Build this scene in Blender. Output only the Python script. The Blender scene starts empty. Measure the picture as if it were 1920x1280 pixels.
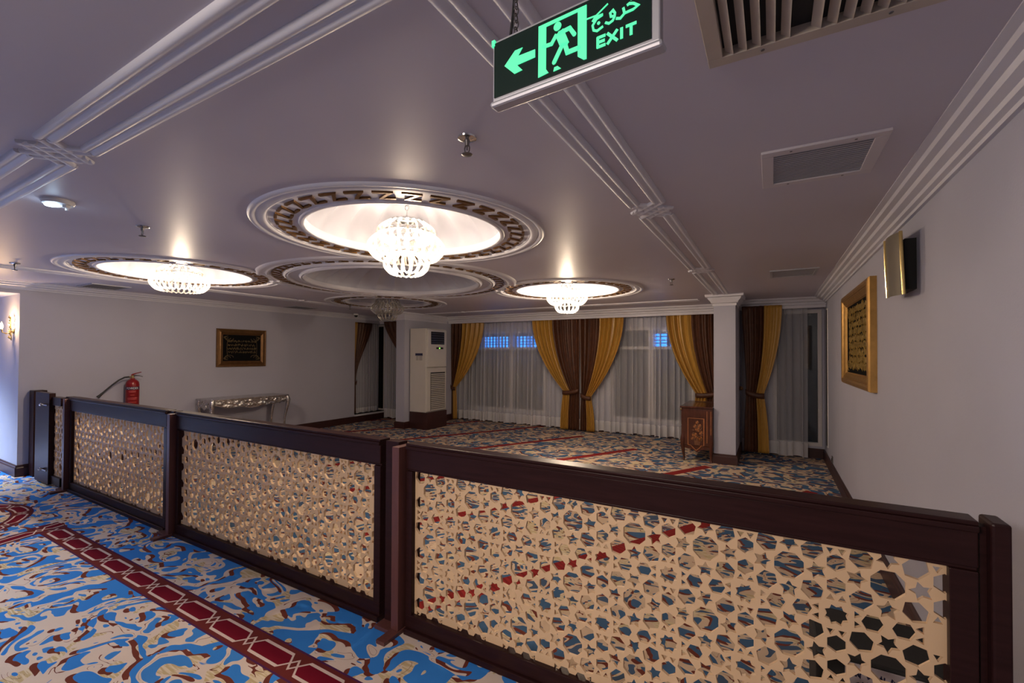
import bpy, bmesh, math, random
from math import sin, cos, pi, sqrt, atan2, radians
from mathutils import Vector, Matrix

random.seed(7)
S = bpy.context.scene
COL = S.collection

# ------------------------------------------------------------------ camera
F_PX, HZ, EYE, CEIL = 843.0, 664.5, 1.65, 2.58
PITCH, ROLL, YAW = radians(.75), radians(.26), atan2(487, 843)
cam_d = bpy.data.cameras.new('camera')
cam_d.sensor_fit = 'HORIZONTAL'; cam_d.sensor_width = 36.0
cam_d.lens = 36.0*F_PX/1920
cam_d.shift_y = (HZ-640-F_PX*math.tan(PITCH))/1920
cam_d.clip_start = .02; cam_d.clip_end = 200
cam = bpy.data.objects.new('camera', cam_d); COL.objects.link(cam)
f0 = Vector((-sin(YAW), cos(YAW), 0)); r0 = Vector((cos(YAW), sin(YAW), 0)); u0 = Vector((0, 0, 1))
fw = f0*cos(PITCH)+u0*sin(PITCH); up = u0*cos(PITCH)-f0*sin(PITCH)
ri = r0*cos(ROLL)+up*sin(ROLL); up = up*cos(ROLL)-r0*sin(ROLL)
cam.matrix_world = Matrix(((ri.x, up.x, -fw.x, 0), (ri.y, up.y, -fw.y, 0), (ri.z, up.z, -fw.z, EYE), (0, 0, 0, 1)))
S.camera = cam

# ------------------------------------------------------------------ sky, exposure, hall lamps
S.view_settings.view_transform = 'Standard'; S.view_settings.look = 'None'
S.view_settings.gamma = 1.0; S.view_settings.use_curve_mapping = False
S.view_settings.exposure = -0.08
W = bpy.data.worlds.new('dusk_sky'); S.world = W; W.use_nodes = True
W.node_tree.nodes['Background'].inputs[0].default_value = (.02, .27, 1.0, 1)
W.node_tree.nodes['Background'].inputs[1].default_value = 3.6

CHAND_W, HALL_W, SCONCE_W, EMERG_W = 78.0, 46.0, 18.0, .4

def area(name, loc, target, sx, sy, power, color):
    d = bpy.data.lights.new(name, 'AREA'); d.shape = 'RECTANGLE'; d.size = sx; d.size_y = sy
    d.energy = power; d.color = color; d.spread = radians(105)
    o = bpy.data.objects.new(name, d); COL.objects.link(o); o.location = loc
    o.rotation_euler = (Vector(target)-Vector(loc)).to_track_quat('-Z', 'Y').to_euler()
    return o
# unseen ceiling lamps of the front hall and passage, above and behind the camera
area('unseen_hall_lamp', (-4.8, -.8, CEIL-.05), (-4.8, -.8, 0), .9, .9, HALL_W*.88, (.76, .85, 1.0))
area('unseen_hall_lamp', (-1.3, -1.4, CEIL-.08), (-.7, 2.05, .5), .9, .9, HALL_W*1.12, (1.0, .85, .74))  # warm lamp added and tilted at the partition to brighten the near lattice
area('passage_ceiling_lamp', (-9.9, .35, 2.40), (-9.9, .35, 0), .7, .7, HALL_W*3.2, (.66, .80, 1.0))

# ------------------------------------------------------------------ node helpers
class X:
    """a scalar socket with arithmetic"""
    def __init__(s, nt, sock): s.nt, s.k = nt, sock
    def _op(s, op, *a):
        n = s.nt.nodes.new('ShaderNodeMath'); n.operation = op
        for i, v in enumerate((s,)+a):
            if isinstance(v, X): s.nt.links.new(v.k, n.inputs[i])
            else: n.inputs[i].default_value = v
        return X(s.nt, n.outputs[0])
    def __add__(s, o): return s._op('ADD', o)
    __radd__ = __add__
    def __sub__(s, o): return s._op('SUBTRACT', o)
    def __rsub__(s, o): return (s*-1.0)+o
    def __mul__(s, o): return s._op('MULTIPLY', o)
    __rmul__ = __mul__
    def __truediv__(s, o): return s._op('DIVIDE', o)
    def abs(s): return s._op('ABSOLUTE')
    def fract(s): return s._op('FRACT')
    def gt(s, o): return s._op('GREATER_THAN', o)
    def lt(s, o): return s._op('LESS_THAN', o)
    def mn(s, o): return s._op('MINIMUM', o)
    def mx(s, o): return s._op('MAXIMUM', o)
    def sqrt(s): return s._op('SQRT')
    def sin(s): return s._op('SINE')
    def atan2(s, o): return s._op('ARCTAN2', o)
    def step(s, lo, hi):
        n = s.nt.nodes.new('ShaderNodeMapRange'); n.interpolation_type = 'SMOOTHSTEP'
        s.nt.links.new(s.k, n.inputs[0]); n.inputs[1].default_value = lo; n.inputs[2].default_value = hi
        return X(s.nt, n.outputs[0])

def new_mat(name):
    m = bpy.data.materials.new(name); m.use_nodes = True
    return m, m.node_tree, m.node_tree.nodes['Principled BSDF']

def setp(b, **k):
    names = dict(color='Base Color', rough='Roughness', metal='Metallic', spec='Specular IOR Level', coat='Coat Weight', sheen='Sheen Weight', trans='Transmission Weight')
    for a, v in k.items():
        b.inputs[names[a]].default_value = (*v, 1) if a == 'color' else v

def noise(nt, vec, scale, detail=2.0, dist=0.0, rough=.5):
    n = nt.nodes.new('ShaderNodeTexNoise'); n.inputs['Scale'].default_value = scale
    n.inputs['Detail'].default_value = detail; n.inputs['Distortion'].default_value = dist; n.inputs['Roughness'].default_value = rough
    if vec is not None: nt.links.new(vec, n.inputs['Vector'])
    return n

def mixc(nt, fac, a, b):
    n = nt.nodes.new('ShaderNodeMix'); n.data_type = 'RGBA'
    if isinstance(fac, X): nt.links.new(fac.k, n.inputs[0])
    else: n.inputs[0].default_value = fac
    for i, c in ((6, a), (7, b)):
        if isinstance(c, tuple): n.inputs[i].default_value = (*c, 1)
        else: nt.links.new(c, n.inputs[i])
    return n.outputs[2]

def simple(name, color, rough=.5, metal=0.0, spec=.5, var=.06, vscale=6.0, bump=0.0, bscale=60.0, stretch=None, coat=0.0):
    m, nt, b = new_mat(name); setp(b, color=color, rough=rough, metal=metal, spec=spec, coat=coat)
    tc = nt.nodes.new('ShaderNodeTexCoord'); vec = tc.outputs['Object']
    if stretch:
        mp = nt.nodes.new('ShaderNodeMapping'); mp.inputs['Scale'].default_value = stretch
        nt.links.new(vec, mp.inputs['Vector']); vec = mp.outputs[0]
    if var:
        n = noise(nt, vec, vscale, 4.0)
        lo = tuple(c*(1-var*2.2) for c in color); hi = tuple(min(1, c*(1+var*2.2)) for c in color)
        nt.links.new(mixc(nt, X(nt, n.outputs[0]), lo, hi), b.inputs['Base Color'])
    if bump:
        n = noise(nt, vec, bscale, 3.0)
        bp = nt.nodes.new('ShaderNodeBump'); bp.inputs['Strength'].default_value = bump; bp.inputs['Distance'].default_value = .01
        nt.links.new(n.outputs[0], bp.inputs['Height']); nt.links.new(bp.outputs[0], b.inputs['Normal'])
    return m

def emit(name, color, strength):
    m, nt, b = new_mat(name); setp(b, color=(.1, .1, .1))
    b.inputs['Emission Color'].default_value = (*color, 1); b.inputs['Emission Strength'].default_value = strength
    return m

def sheer_mat(name, alpha, color):
    m, nt, b = new_mat(name); nt.nodes.remove(b)
    out = nt.nodes['Material Output']
    tr = nt.nodes.new('ShaderNodeBsdfTransparent')
    tl = nt.nodes.new('ShaderNodeBsdfTranslucent'); tl.inputs[0].default_value = (*color, 1)
    df = nt.nodes.new('ShaderNodeBsdfDiffuse'); df.inputs[0].default_value = (*color, 1)
    m1 = nt.nodes.new('ShaderNodeMixShader'); m1.inputs[0].default_value = .35
    nt.links.new(df.outputs[0], m1.inputs[1]); nt.links.new(tl.outputs[0], m1.inputs[2])
    m2 = nt.nodes.new('ShaderNodeMixShader'); m2.inputs[0].default_value = alpha
    nt.links.new(tr.outputs[0], m2.inputs[1]); nt.links.new(m1.outputs[0], m2.inputs[2])
    nt.links.new(m2.outputs[0], out.inputs[0])
    return m

def loop_glass(name):
    m, nt, b = new_mat(name); nt.nodes.remove(b)
    out = nt.nodes['Material Output']
    tr = nt.nodes.new('ShaderNodeBsdfTransparent'); tr.inputs[0].default_value = (.96, .95, .93, 1)
    tl = nt.nodes.new('ShaderNodeBsdfTranslucent'); tl.inputs[0].default_value = (.9, .88, .84, 1)
    gl = nt.nodes.new('ShaderNodeBsdfGlossy'); gl.inputs['Roughness'].default_value = .12
    m1 = nt.nodes.new('ShaderNodeMixShader'); m1.inputs[0].default_value = .35
    nt.links.new(tl.outputs[0], m1.inputs[1]); nt.links.new(gl.outputs[0], m1.inputs[2])
    m2 = nt.nodes.new('ShaderNodeMixShader'); m2.inputs[0].default_value = .5
    nt.links.new(tr.outputs[0], m2.inputs[1]); nt.links.new(m1.outputs[0], m2.inputs[2])
    nt.links.new(m2.outputs[0], out.inputs[0])
    return m

def pane_mat(name, tint):
    m, nt, b = new_mat(name); nt.nodes.remove(b)
    out = nt.nodes['Material Output']
    tr = nt.nodes.new('ShaderNodeBsdfTransparent'); tr.inputs[0].default_value = (*tint, 1)
    gl = nt.nodes.new('ShaderNodeBsdfGlossy'); gl.inputs['Roughness'].default_value = .03
    m2 = nt.nodes.new('ShaderNodeMixShader'); m2.inputs[0].default_value = .04
    nt.links.new(tr.outputs[0], m2.inputs[1]); nt.links.new(gl.outputs[0], m2.inputs[2])
    nt.links.new(m2.outputs[0], out.inputs[0])
    return m

def carpet_mat():
    m, nt, b = new_mat('patterned_carpet'); setp(b, rough=.95, spec=.15)
    tc = nt.nodes.new('ShaderNodeTexCoord'); P = tc.outputs['Object']
    sp = nt.nodes.new('ShaderNodeSeparateXYZ'); nt.links.new(P, sp.inputs[0])
    x, y = X(nt, sp.outputs[0]), X(nt, sp.outputs[1])
    def vec(dx, dy, sx, sy, rot):
        a = nt.nodes.new('ShaderNodeMapping'); a.inputs['Location'].default_value = (dx, dy, 0)
        nt.links.new(P, a.inputs['Vector'])
        c = nt.nodes.new('ShaderNodeMapping'); c.inputs['Rotation'].default_value = (0, 0, rot); c.inputs['Scale'].default_value = (sx, sy, 1)
        nt.links.new(a.outputs[0], c.inputs['Vector']); return c.outputs[0]
    A = (1.0, 1.45, radians(-35))
    n1 = X(nt, noise(nt, vec(0, 0, *A), 3.7, .3, 2.3).outputs[0])
    n1s = X(nt, noise(nt, vec(.014, .026, *A), 3.7, .3, 2.3).outputs[0])
    n3 = X(nt, noise(nt, vec(3.1, 7.7, 1, 1, 0), 5.0, 1.0, .4).outputs[0])
    n4 = X(nt, noise(nt, vec(9.3, 1.7, 1.2, 1, .5), 3.4, 1.0, .8).outputs[0])
    fine = X(nt, noise(nt, vec(0, 0, 9, 90, radians(40)), 1.0, 2.0).outputs[0])
    blue = n1.step(.553, .559)
    blue2 = n1.lt(.34)
    brown = ((n1s.gt(.556))*(n1.lt(.556))*n3.gt(.40)).mx((n1-.44).abs().lt(.006)*n3.lt(.44))
    tan = n4.step(.58, .585)*n1.lt(.55)
    beige = (.66, .55, .47)
    hall = y.lt(2.05)                                   # beyond the partition the warm lamplight is put into the carpet colours
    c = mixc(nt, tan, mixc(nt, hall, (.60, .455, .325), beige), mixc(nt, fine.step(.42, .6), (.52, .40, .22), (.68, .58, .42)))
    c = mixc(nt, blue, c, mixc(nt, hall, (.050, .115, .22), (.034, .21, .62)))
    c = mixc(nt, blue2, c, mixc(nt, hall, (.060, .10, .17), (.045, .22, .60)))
    c = mixc(nt, brown, c, (.15, .035, .022))
    # diagonal prayer-row stripes in the far half
    n = x*.873-y*.488; d = x*.488+y*.873
    f = ((n+4.27+.065)/1.43).fract()*1.43
    row = f.lt(.135)*d.gt(.95)*d.lt(5.95)*y.gt(2.0)*n.lt(-2.0)
    weave = ((d*160).sin()).gt(.2)
    c = mixc(nt, row, c, mixc(nt, weave, (.25, .018, .018), (.19, .014, .014)))
    # crimson borders with an interlaced beige line
    def band(u, v, half):
        uu = (u/.40).fract()-.5; sd = uu.abs()
        g = ((sd-.075)*2.5).mn(.27).mx(-.27)
        ga = g.abs(); va = v.abs()
        line = (va-ga).abs().lt(.046)
        inner = va.lt(ga)*sd.gt(.085)
        cc = mixc(nt, inner, (.13, .020, .018), (.15, .002, .014))
        cc = mixc(nt, line, cc, (.62, .50, .45))
        return mixc(nt, va.gt(.44), cc, (.07, .015, .07))
    v1 = (y-1.508)/.19
    c = mixc(nt, v1.abs().lt(.5)*x.gt(-6.03), c, band(x, v1, .5))
    p = (x+6.03)*.96+(y-1.605)*.28
    q = (x+6.03)*.28-(y-1.605)*.96
    v2 = (p-.095)/.19
    c = mixc(nt, v2.abs().lt(.5)*q.gt(.0)*y.lt(1.605)*((x*.28+y*.96).lt(-.15)+y.lt(1.606)).mn(1.0), c, band(q, v2, .5))
    dx, dy = x+6.849, y-.802
    rr = (dx*dx+dy*dy).sqrt()
    v3 = (rr-.725)/.165
    c = mixc(nt, v3.abs().lt(.5), c, band(dy.atan2(dx)*.76, v3, .5))
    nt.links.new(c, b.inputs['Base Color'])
    pile = noise(nt, P, 320, 1.0)
    bp = nt.nodes.new('ShaderNodeBump'); bp.inputs['Strength'].default_value = .25; bp.inputs['Distance'].default_value = .004
    nt.links.new(pile.outputs[0], bp.inputs['Height']); nt.links.new(bp.outputs[0], b.inputs['Normal'])
    return m

M = {}
M['wall'] = simple('white_wall_paint', (.44, .445, .53), .6, var=.02, vscale=2, bump=.08, bscale=90)
M['ceil'] = simple('satin_ceiling_paint', (.56, .53, .59), .44, spec=.10, var=.015, vscale=1.5)
M['trim'] = simple('white_plaster_trim', (.64, .64, .70), .45, var=.02)
M['dome'] = simple('white_plaster_dome', (.49, .505, .58), .5, var=.02)
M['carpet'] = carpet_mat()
M['wood'] = simple('dark_walnut', (.026, .009, .009), .36, spec=.16, var=.22, vscale=5, stretch=(1, 12, 12), bump=.03, bscale=12)
M['mahog'] = simple('red_mahogany', (.115, .042, .036), .4, var=.15, vscale=5, stretch=(10, 10, 1))
M['base'] = simple('mahogany_baseboard', (.045, .014, .013), .4, var=.2, vscale=4)
M['lattice'] = simple('tan_lattice_board', (.68, .47, .28), .5, var=.06, vscale=3)
M['gilt'] = simple('antique_gilding', (.20, .10, .032), .3, metal=.55, var=.2, vscale=30)
M['gold'] = simple('gold_frame', (.44, .25, .075), .36, metal=.75, var=.15, vscale=14, bump=.15, bscale=70)
M['bronze'] = simple('bronze_frame', (.17, .085, .03), .4, metal=.6, var=.2, vscale=14, bump=.12, bscale=70)
M['silver'] = simple('silver_leaf', (.58, .56, .54), .2, metal=1.0, var=.25, vscale=22, bump=.5, bscale=45)
M['chrome'] = simple('chrome', (.7, .7, .7), .15, metal=1.0, var=0)
M['black'] = simple('black_matt', (.008, .008, .008), .7, var=0)
M['velvet'] = simple('black_velvet', (.006, .006, .007), .9, spec=.1, var=0)
M['stitch'] = simple('gold_thread', (.42, .27, .06), .45, metal=.4, var=.25, vscale=60)
M['dimstitch'] = simple('faded_gold_thread', (.13, .085, .028), .6, var=.3, vscale=60)
M['goldfab'] = simple('gold_taffeta', (.46, .25, .045), .38, spec=.5, var=.14, vscale=5, stretch=(8, 8, .6))
M['brownfab'] = simple('brown_damask', (.080, .026, .010), .5, var=.3, vscale=9, stretch=(2, 2, 1))
M['sheer'] = sheer_mat('white_voile', .44, (.86, .86, .90))
M['hem'] = sheer_mat('white_voile_hem', .9, (.86, .85, .87))
M['ac'] = simple('cream_plastic', (.60, .575, .53), .45, var=.02)
M['acgrille'] = simple('grille_plastic', (.52, .49, .43), .5, var=.03)
M['red'] = simple('red_enamel', (.23, .006, .008), .28, var=.05)
M['navy'] = simple('navy_label', (.02, .02, .07), .5, var=0)
M['white'] = simple('white_print', (.75, .75, .75), .6, var=0)
M['pinkprint'] = simple('pale_red_print', (.55, .10, .09), .6, var=0)
M['rubber'] = simple('black_rubber', (.01, .01, .012), .5, var=0)
M['steel'] = simple('dull_steel', (.18, .17, .17), .35, metal=.8, var=.1)
M['bronzelens'] = simple('smoked_bronze_cover', (.19, .165, .115), .35, metal=.25, var=.12, vscale=8)
M['brass'] = simple('polished_brass', (.72, .54, .22), .18, metal=1.0, var=.05)
M['alu'] = simple('silver_aluminium', (.52, .52, .57), .4, metal=.5, var=.02)
M['ventwhite'] = simple('white_metal_vent', (.58, .54, .56), .45, var=.02)
M['ventgrey'] = simple('grey_vent_blades', (.42, .43, .48), .45, metal=.2, var=.02)
M['ventbeige'] = simple('dusty_beige_vent', (.45, .385, .315), .6, var=.12, vscale=6)
M['rosewood'] = simple('rosewood_veneer', (.075, .022, .012), .22, var=.3, vscale=7, stretch=(4, 4, 1), coat=.3)
M['inlay'] = simple('satinwood_inlay', (.42, .15, .035), .35, var=.25, vscale=25)
M['inlaydark'] = simple('stained_inlay', (.16, .06, .02), .35, var=.25, vscale=25)
M['loop'] = loop_glass('clear_textured_glass')
M['bulb'] = emit('lit_bulb', (1.0, .85, .66), 30.0)
M['bulboff'] = simple('unlit_bulb', (.5, .48, .45), .3, var=0)
M['warmbulb'] = emit('warm_bulb', (1.0, .70, .36), 30.0)
M['led'] = emit('cool_led', (.62, .80, 1.0), 26.0)
M['exitgreen'] = emit('exit_green', (.06, 1.0, .43), 1.1)
M['greenled'] = emit('green_led', (.3, 1.0, .1), 2.0)
M['signface'] = simple('dark_green_acrylic', (.004, .018, .013), .25, var=0)
M['pane'] = pane_mat('window_glass', (.9, .95, 1.0))
M['winwhite'] = simple('white_window_frame', (.60, .57, .56), .4, var=.02)
M['shutter'] = simple('dark_exterior_shutter', (.022, .022, .026), .6, var=.1)
M['plasticw'] = simple('white_plastic', (.66, .66, .68), .4, var=0)
M['paper'] = simple('notice_paper', (.50, .44, .46), .7, var=.02)

# ------------------------------------------------------------------ mesh helpers
class MB:
    def __init__(s): s.v, s.f = [], []
    def add(s, vs, fs):
        o = len(s.v); s.v += [tuple(p) for p in vs]; s.f += [tuple(i+o for i in f) for f in fs]; return s
    def box(s, x0, x1, y0, y1, z0, z1):
        return s.add([(x0, y0, z0), (x1, y0, z0), (x1, y1, z0), (x0, y1, z0), (x0, y0, z1), (x1, y0, z1), (x1, y1, z1), (x0, y1, z1)],
                     [(0, 3, 2, 1), (4, 5, 6, 7), (0, 1, 5, 4), (1, 2, 6, 5), (2, 3, 7, 6), (3, 0, 4, 7)])
    def prism(s, poly, fn, a, b):
        """poly in 2-D, fn(u, v, w) -> xyz, between w=a and w=b"""
        n = len(poly)
        vs = [fn(u, v, a) for u, v in poly]+[fn(u, v, b) for u, v in poly]
        fs = [tuple(range(n)), tuple(range(2*n-1, n-1, -1))]+[(i, i+n, (i+1) % n+n, (i+1) % n) for i in range(n)]
        return s.add(vs, fs)
    def lathe(s, prof, n=32, c=(0, 0, 0), a0=0.0, a1=2*pi, closed=True, capends=False):
        full = abs(a1-a0-2*pi) < 1e-6
        m = n if full else n+1
        k = len(prof); vs = []
        for i in range(m):
            a = a0+(a1-a0)*i/n
            for r, z in prof: vs.append((c[0]+r*cos(a), c[1]+r*sin(a), c[2]+z))
        fs = []
        for i in range(n):
            j = (i+1) % m
            for q in range(k if closed else k-1):
                w = (q+1) % k
                fs.append((i*k+q, j*k+q, j*k+w, i*k+w))
        if not full and closed:
            fs += [tuple(range(k)), tuple((m-1)*k+q for q in range(k-1, -1, -1))]
        return s.add(vs, fs)
    def tube(s, path, r, n=8, caps=True):
        P = [Vector(p) for p in path]; R = r if isinstance(r, (list, tuple)) else [r]*len(P)
        T = [(P[min(i+1, len(P)-1)]-P[max(i-1, 0)]).normalized() for i in range(len(P))]
        nrm = T[0].orthogonal().normalized(); vs = []
        for i, p in enumerate(P):
            nrm = (nrm-T[i]*nrm.dot(T[i]))
            nrm = nrm.normalized() if nrm.length > 1e-6 else T[i].orthogonal().normalized()
            bn = T[i].cross(nrm)
            for q in range(n):
                a = 2*pi*q/n; vs.append(p+(nrm*cos(a)+bn*sin(a))*R[i])
        fs = []
        for i in range(len(P)-1):
            for q in range(n):
                w = (q+1) % n; fs.append((i*n+q, i*n+w, (i+1)*n+w, (i+1)*n+q))
        if caps: fs += [tuple(range(n-1, -1, -1)), tuple((len(P)-1)*n+q for q in range(n))]
        return s.add(vs, fs)
    def ribbon(s, pts, w, fn, a, b):
        """flat stroke of width w along 2-D points, extruded between a and b"""
        n = len(pts); L, R = [], []
        for i in range(n):
            p0 = pts[max(i-1, 0)]; p1 = pts[min(i+1, n-1)]
            dx, dy = p1[0]-p0[0], p1[1]-p0[1]; l = sqrt(dx*dx+dy*dy) or 1
            ww = w[i] if isinstance(w, (list, tuple)) else w
            nx, ny = -dy/l*ww/2, dx/l*ww/2
            if 0 < i < n-1:
                ax, ay = pts[i][0]-p0[0], pts[i][1]-p0[1]; la = sqrt(ax*ax+ay*ay) or 1
                k = max(.45, abs((ax*dx+ay*dy)/(la*l))); nx, ny = nx/k, ny/k
            L.append((pts[i][0]+nx, pts[i][1]+ny)); R.append((pts[i][0]-nx, pts[i][1]-ny))
        for i in range(n-1):
            s.prism([R[i], R[i+1], L[i+1], L[i]], fn, a, b)
        return s
    def sweep(s, prof, path, closed=False):
        """prof: (offset to the left of travel, z); path in XY with mitres"""
        n = len(path); k = len(prof); vs = []
        for i in range(n):
            p = Vector(path[i])
            din = (p-Vector(path[i-1])).normalized() if (i > 0 or closed) else None
            dou = (Vector(path[(i+1) % n])-p).normalized() if (i < n-1 or closed) else None
            din = din or dou; dou = dou or din
            n1 = Vector((-din.y, din.x)); n2 = Vector((-dou.y, dou.x)); mt = (n1+n2)
            mt = mt/max(.3, mt.dot(n1)) if mt.length > 1e-6 else n1
            for d, z in prof: vs.append((p.x+mt.x*d, p.y+mt.y*d, z))
        fs = []
        for i in range(n if closed else n-1):
            j = (i+1) % n
            for q in range(k):
                w = (q+1) % k; fs.append((i*k+q, j*k+q, j*k+w, i*k+w))
        if not closed: fs += [tuple(range(k)), tuple((n-1)*k+q for q in range(k-1, -1, -1))]
        return s.add(vs, fs)
    def build(s, name, mat, parent=None, smooth=False, bevel=0.0, loc=None, fix=True):
        me = bpy.data.meshes.new(name); me.from_pydata(s.v, [], s.f)
        if fix:
            bm = bmesh.new(); bm.from_mesh(me); bmesh.ops.recalc_face_normals(bm, faces=bm.faces); bm.to_mesh(me); bm.free()
        me.materials.append(mat)
        if smooth:
            me.polygons.foreach_set('use_smooth', [True]*len(me.polygons))
            me.set_sharp_from_angle(angle=radians(42))
        me.update()
        o = bpy.data.objects.new(name, me); COL.objects.link(o)
        if parent: o.parent = parent
        if loc: o.location = loc
        if bevel:
            b = o.modifiers.new('bevel', 'BEVEL'); b.width = bevel; b.segments = 2; b.limit_method = 'ANGLE'
        return o

def tag(o, label, cat, group=None):
    o['label'] = label; o['category'] = cat
    if group: o['group'] = group
    return o
def thing(name, label, cat, loc=(0, 0, 0), rz=0.0, group=None):
    o = bpy.data.objects.new(name, None); COL.objects.link(o); o.location = loc; o.rotation_euler = (0, 0, rz)
    o.empty_display_size = .1
    return tag(o, label, cat, group)
def struct(o): o['kind'] = 'structure'; return o
def copy_tree(o, parent=None):
    c = o.copy(); COL.objects.link(c)
    if parent: c.parent = parent
    for ch in list(o.children): copy_tree(ch, c)
    return c
XY = lambda u, v, w: (u, v, w)
XZ = lambda u, v, w: (u, w, v)
YZ = lambda u, v, w: (w, u, v)

def curve_plate(loops, z0, z1):
    """flat plate with holes: first loop is the outline"""
    cu = bpy.data.curves.new('plate', 'CURVE'); cu.dimensions = '2D'; cu.fill_mode = 'BOTH'; cu.extrude = (z1-z0)/2
    for lp in loops:
        sp = cu.splines.new('POLY'); sp.points.add(len(lp)-1)
        for p, q in zip(sp.points, lp): p.co = (q[0], q[1], 0, 1)
        sp.use_cyclic_u = True
    o = bpy.data.objects.new('plate', cu)
    me = bpy.data.meshes.new_from_object(o)
    vs = [(v.co.x, v.co.y, v.co.z+(z0+z1)/2) for v in me.vertices]; fs = [tuple(p.vertices) for p in me.polygons]
    bpy.data.objects.remove(o); bpy.data.curves.remove(cu); bpy.data.meshes.remove(me)
    return vs, fs
def circle(cx, cy, r, n=96): return [(cx+r*cos(2*pi*i/n), cy+r*sin(2*pi*i/n)) for i in range(n)]

# ------------------------------------------------------------------ room shell
WR, WL, FY, BY, JY = .735, -8.68, 2.05, 9.40, 1.90   # right wall, left wall, partition, bay window wall, passage jamb
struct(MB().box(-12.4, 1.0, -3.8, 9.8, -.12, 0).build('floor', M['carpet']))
ROS = [(-2.455, 2.605), (-6.03, 2.62), (-2.58, 6.06), (-6.06, 5.95)]; RC = (-4.25, 4.30)
RH, RCH = .965, 1.45
cv, cf = curve_plate([[(-12.4, -3.8), (1.0, -3.8), (1.0, 9.8), (-12.4, 9.8)]]+[circle(a, b, RH) for a, b in ROS]+[circle(*RC, RCH, 128)], CEIL, CEIL+.02)
cm = MB().add(cv, cf); cm.box(-12.4, 1.0, -3.8, 9.8, 3.15, 3.25)
struct(cm.build('ceiling', M['ceil']))
struct(MB().box(WR, WR+.2, -3.8, 9.8, 0, CEIL+.3).build('wall_right', M['wall']))
w = MB()
w.box(WL-.3, WL, JY, 7.47, 0, CEIL)
w.box(WL-.3, WL, 7.47, 8.46, 2.42, CEIL); w.box(WL-.3, WL, 7.47, 8.46, 0, .19)
w.box(WL-.32, WL-.24, 7.47, 8.70, .19, 2.42)
w.box(WL-.3, WL, -3.8, JY, 2.435, CEIL)
struct(w.build('wall_left', M['wall']))
w = MB(); w.box(-12.4, WL-.3, JY, JY+.2, 0, 2.44); w.box(-12.4, -12.2, -3.8, JY, 0, 2.44); w.box(-12.4, WL-.3, -3.8, JY, 2.435, CEIL)
struct(w.build('wall_passage', M['wall']))
w = MB(); w.box(-12.4, 1.0, -3.8, -3.6, 0, CEIL); struct(w.build('wall_rear', M['wall']))
PX0, PX1, QX0, QX1, PY = -7.28, -7.03, -.775, -.472, 7.42
def wall_open(mb, x0, x1, y0, y1, holes):
    xs = x0
    for a, b, c, d in holes:
        mb.box(xs, a, y0, y1, 0, CEIL); mb.box(a, b, y0, y1, 0, c); mb.box(a, b, y0, y1, d, CEIL); xs = b
    mb.box(xs, x1, y0, y1, 0, CEIL)
AY, LY = 8.80, 8.46    # alcove window walls
W1 = (-6.85, -4.52, .30, 2.22); W2 = (-2.98, -1.30, .30, 2.22); W3 = (.02, .70, .19, 2.40); W4 = (-8.58, -7.5, .19, 2.38)
w = MB(); wall_open(w, PX0, QX1, BY, BY+.2, [W1, W2]); wall_open(w, QX0+.05, WR, AY, AY+.18, [W3]); wall_open(w, WL-.3, PX0+.05, LY, LY+.18, [W4])
struct(w.build('wall_back', M['wall']))
struct(MB().box(PX0, PX1, PY, BY, 0, CEIL).build('wall_pier_left', M['wall']))
struct(MB().box(QX0, QX1, 7.56, BY, 0, CEIL).build('wall_pier_right', M['wall']))

# windows: white frame, transom strip open to the dusk, shutter outside the lower lights
def window(n, x0, x1, z0, z1, y, mull, transom=None, open_strips=(), dark=False):
    f = MB(); t = .055
    f.box(x0, x1, y-.02, y+.06, z0, z0+t); f.box(x0, x1, y-.02, y+.06, z1-t, z1)
    f.box(x0, x0+t, y-.02, y+.06, z0+t, z1-t); f.box(x1-t, x1, y-.02, y+.06, z0+t, z1-t)
    for q in mull: f.box(q-.05, q+.05, y-.02, y+.06, z0+t, z1-t)
    if transom: f.box(x0+t, x1-t, y-.015, y+.055, transom-.03, transom+.03)
    fo = struct(f.build('window_%d' % n, M['winwhite']))
    MB().box(x0+t, x1-t, y+.015, y+.025, z0+t, z1-t).build('pane', M['pane'], fo)
    sh = MB()
    if dark or not transom: sh.box(x0-.1, x1+.1, y+.13, y+.16, z0-.1, z1+.1)
    else:
        sh.box(x0-.1, x1+.1, y+.13, y+.16, z0-.1, transom-.0)
        sh.box(x0-.1, x1+.1, y+.13, y+.16, 2.09, z1+.1)
        xs = x0-.1
        for a, b in open_strips: sh.box(xs, a, y+.13, y+.16, transom, 2.09); xs = b
        sh.box(xs, x1+.1, y+.13, y+.16, transom, 2.09)
        nb = 5
        for a, b in open_strips:                              # added bars imitating the moire grid of the sheer
            k = int((b-a)/.085)
            for i in range(1, k): sh.box(a+(b-a)*i/k-.010, a+(b-a)*i/k+.010, y+.10, y+.13, transom, 2.09)
            for zz in (.09, .15, .225): sh.box(a, b, y+.10, y+.13, transom+zz, transom+zz+.018)
    sh.build('shutter', M['shutter'], fo)
window(1, *W1, BY, [-5.44], 1.80, [(-6.32, -5.50), (-5.38, -4.62)])
window(2, *W2, BY, [-2.14], 1.80, [(-2.10, -1.85), (-1.79, -1.40)])
window(3, *W3, AY, [], None, dark=True)
window(4, *W4, LY, [-8.05], None, dark=True)
f = MB(); f.box(WR-.012, WR, 8.24, 8.36, .27, 2.37); sf = struct(f.build('window_5', M['winwhite']))
MB().box(WR-.016, WR-.012, 8.26, 8.34, .29, 2.35).build('pane', M['velvet'], sf)

f = MB(); f.box(WL-.235, WL-.03, LY-.02, LY, .20, 2.41); sf = struct(f.build('window_6', M['winwhite']))
MB().box(WL-.22, WL-.05, LY-.026, LY-.02, .24, 2.36).build('pane', M['velvet'], sf)

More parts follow.
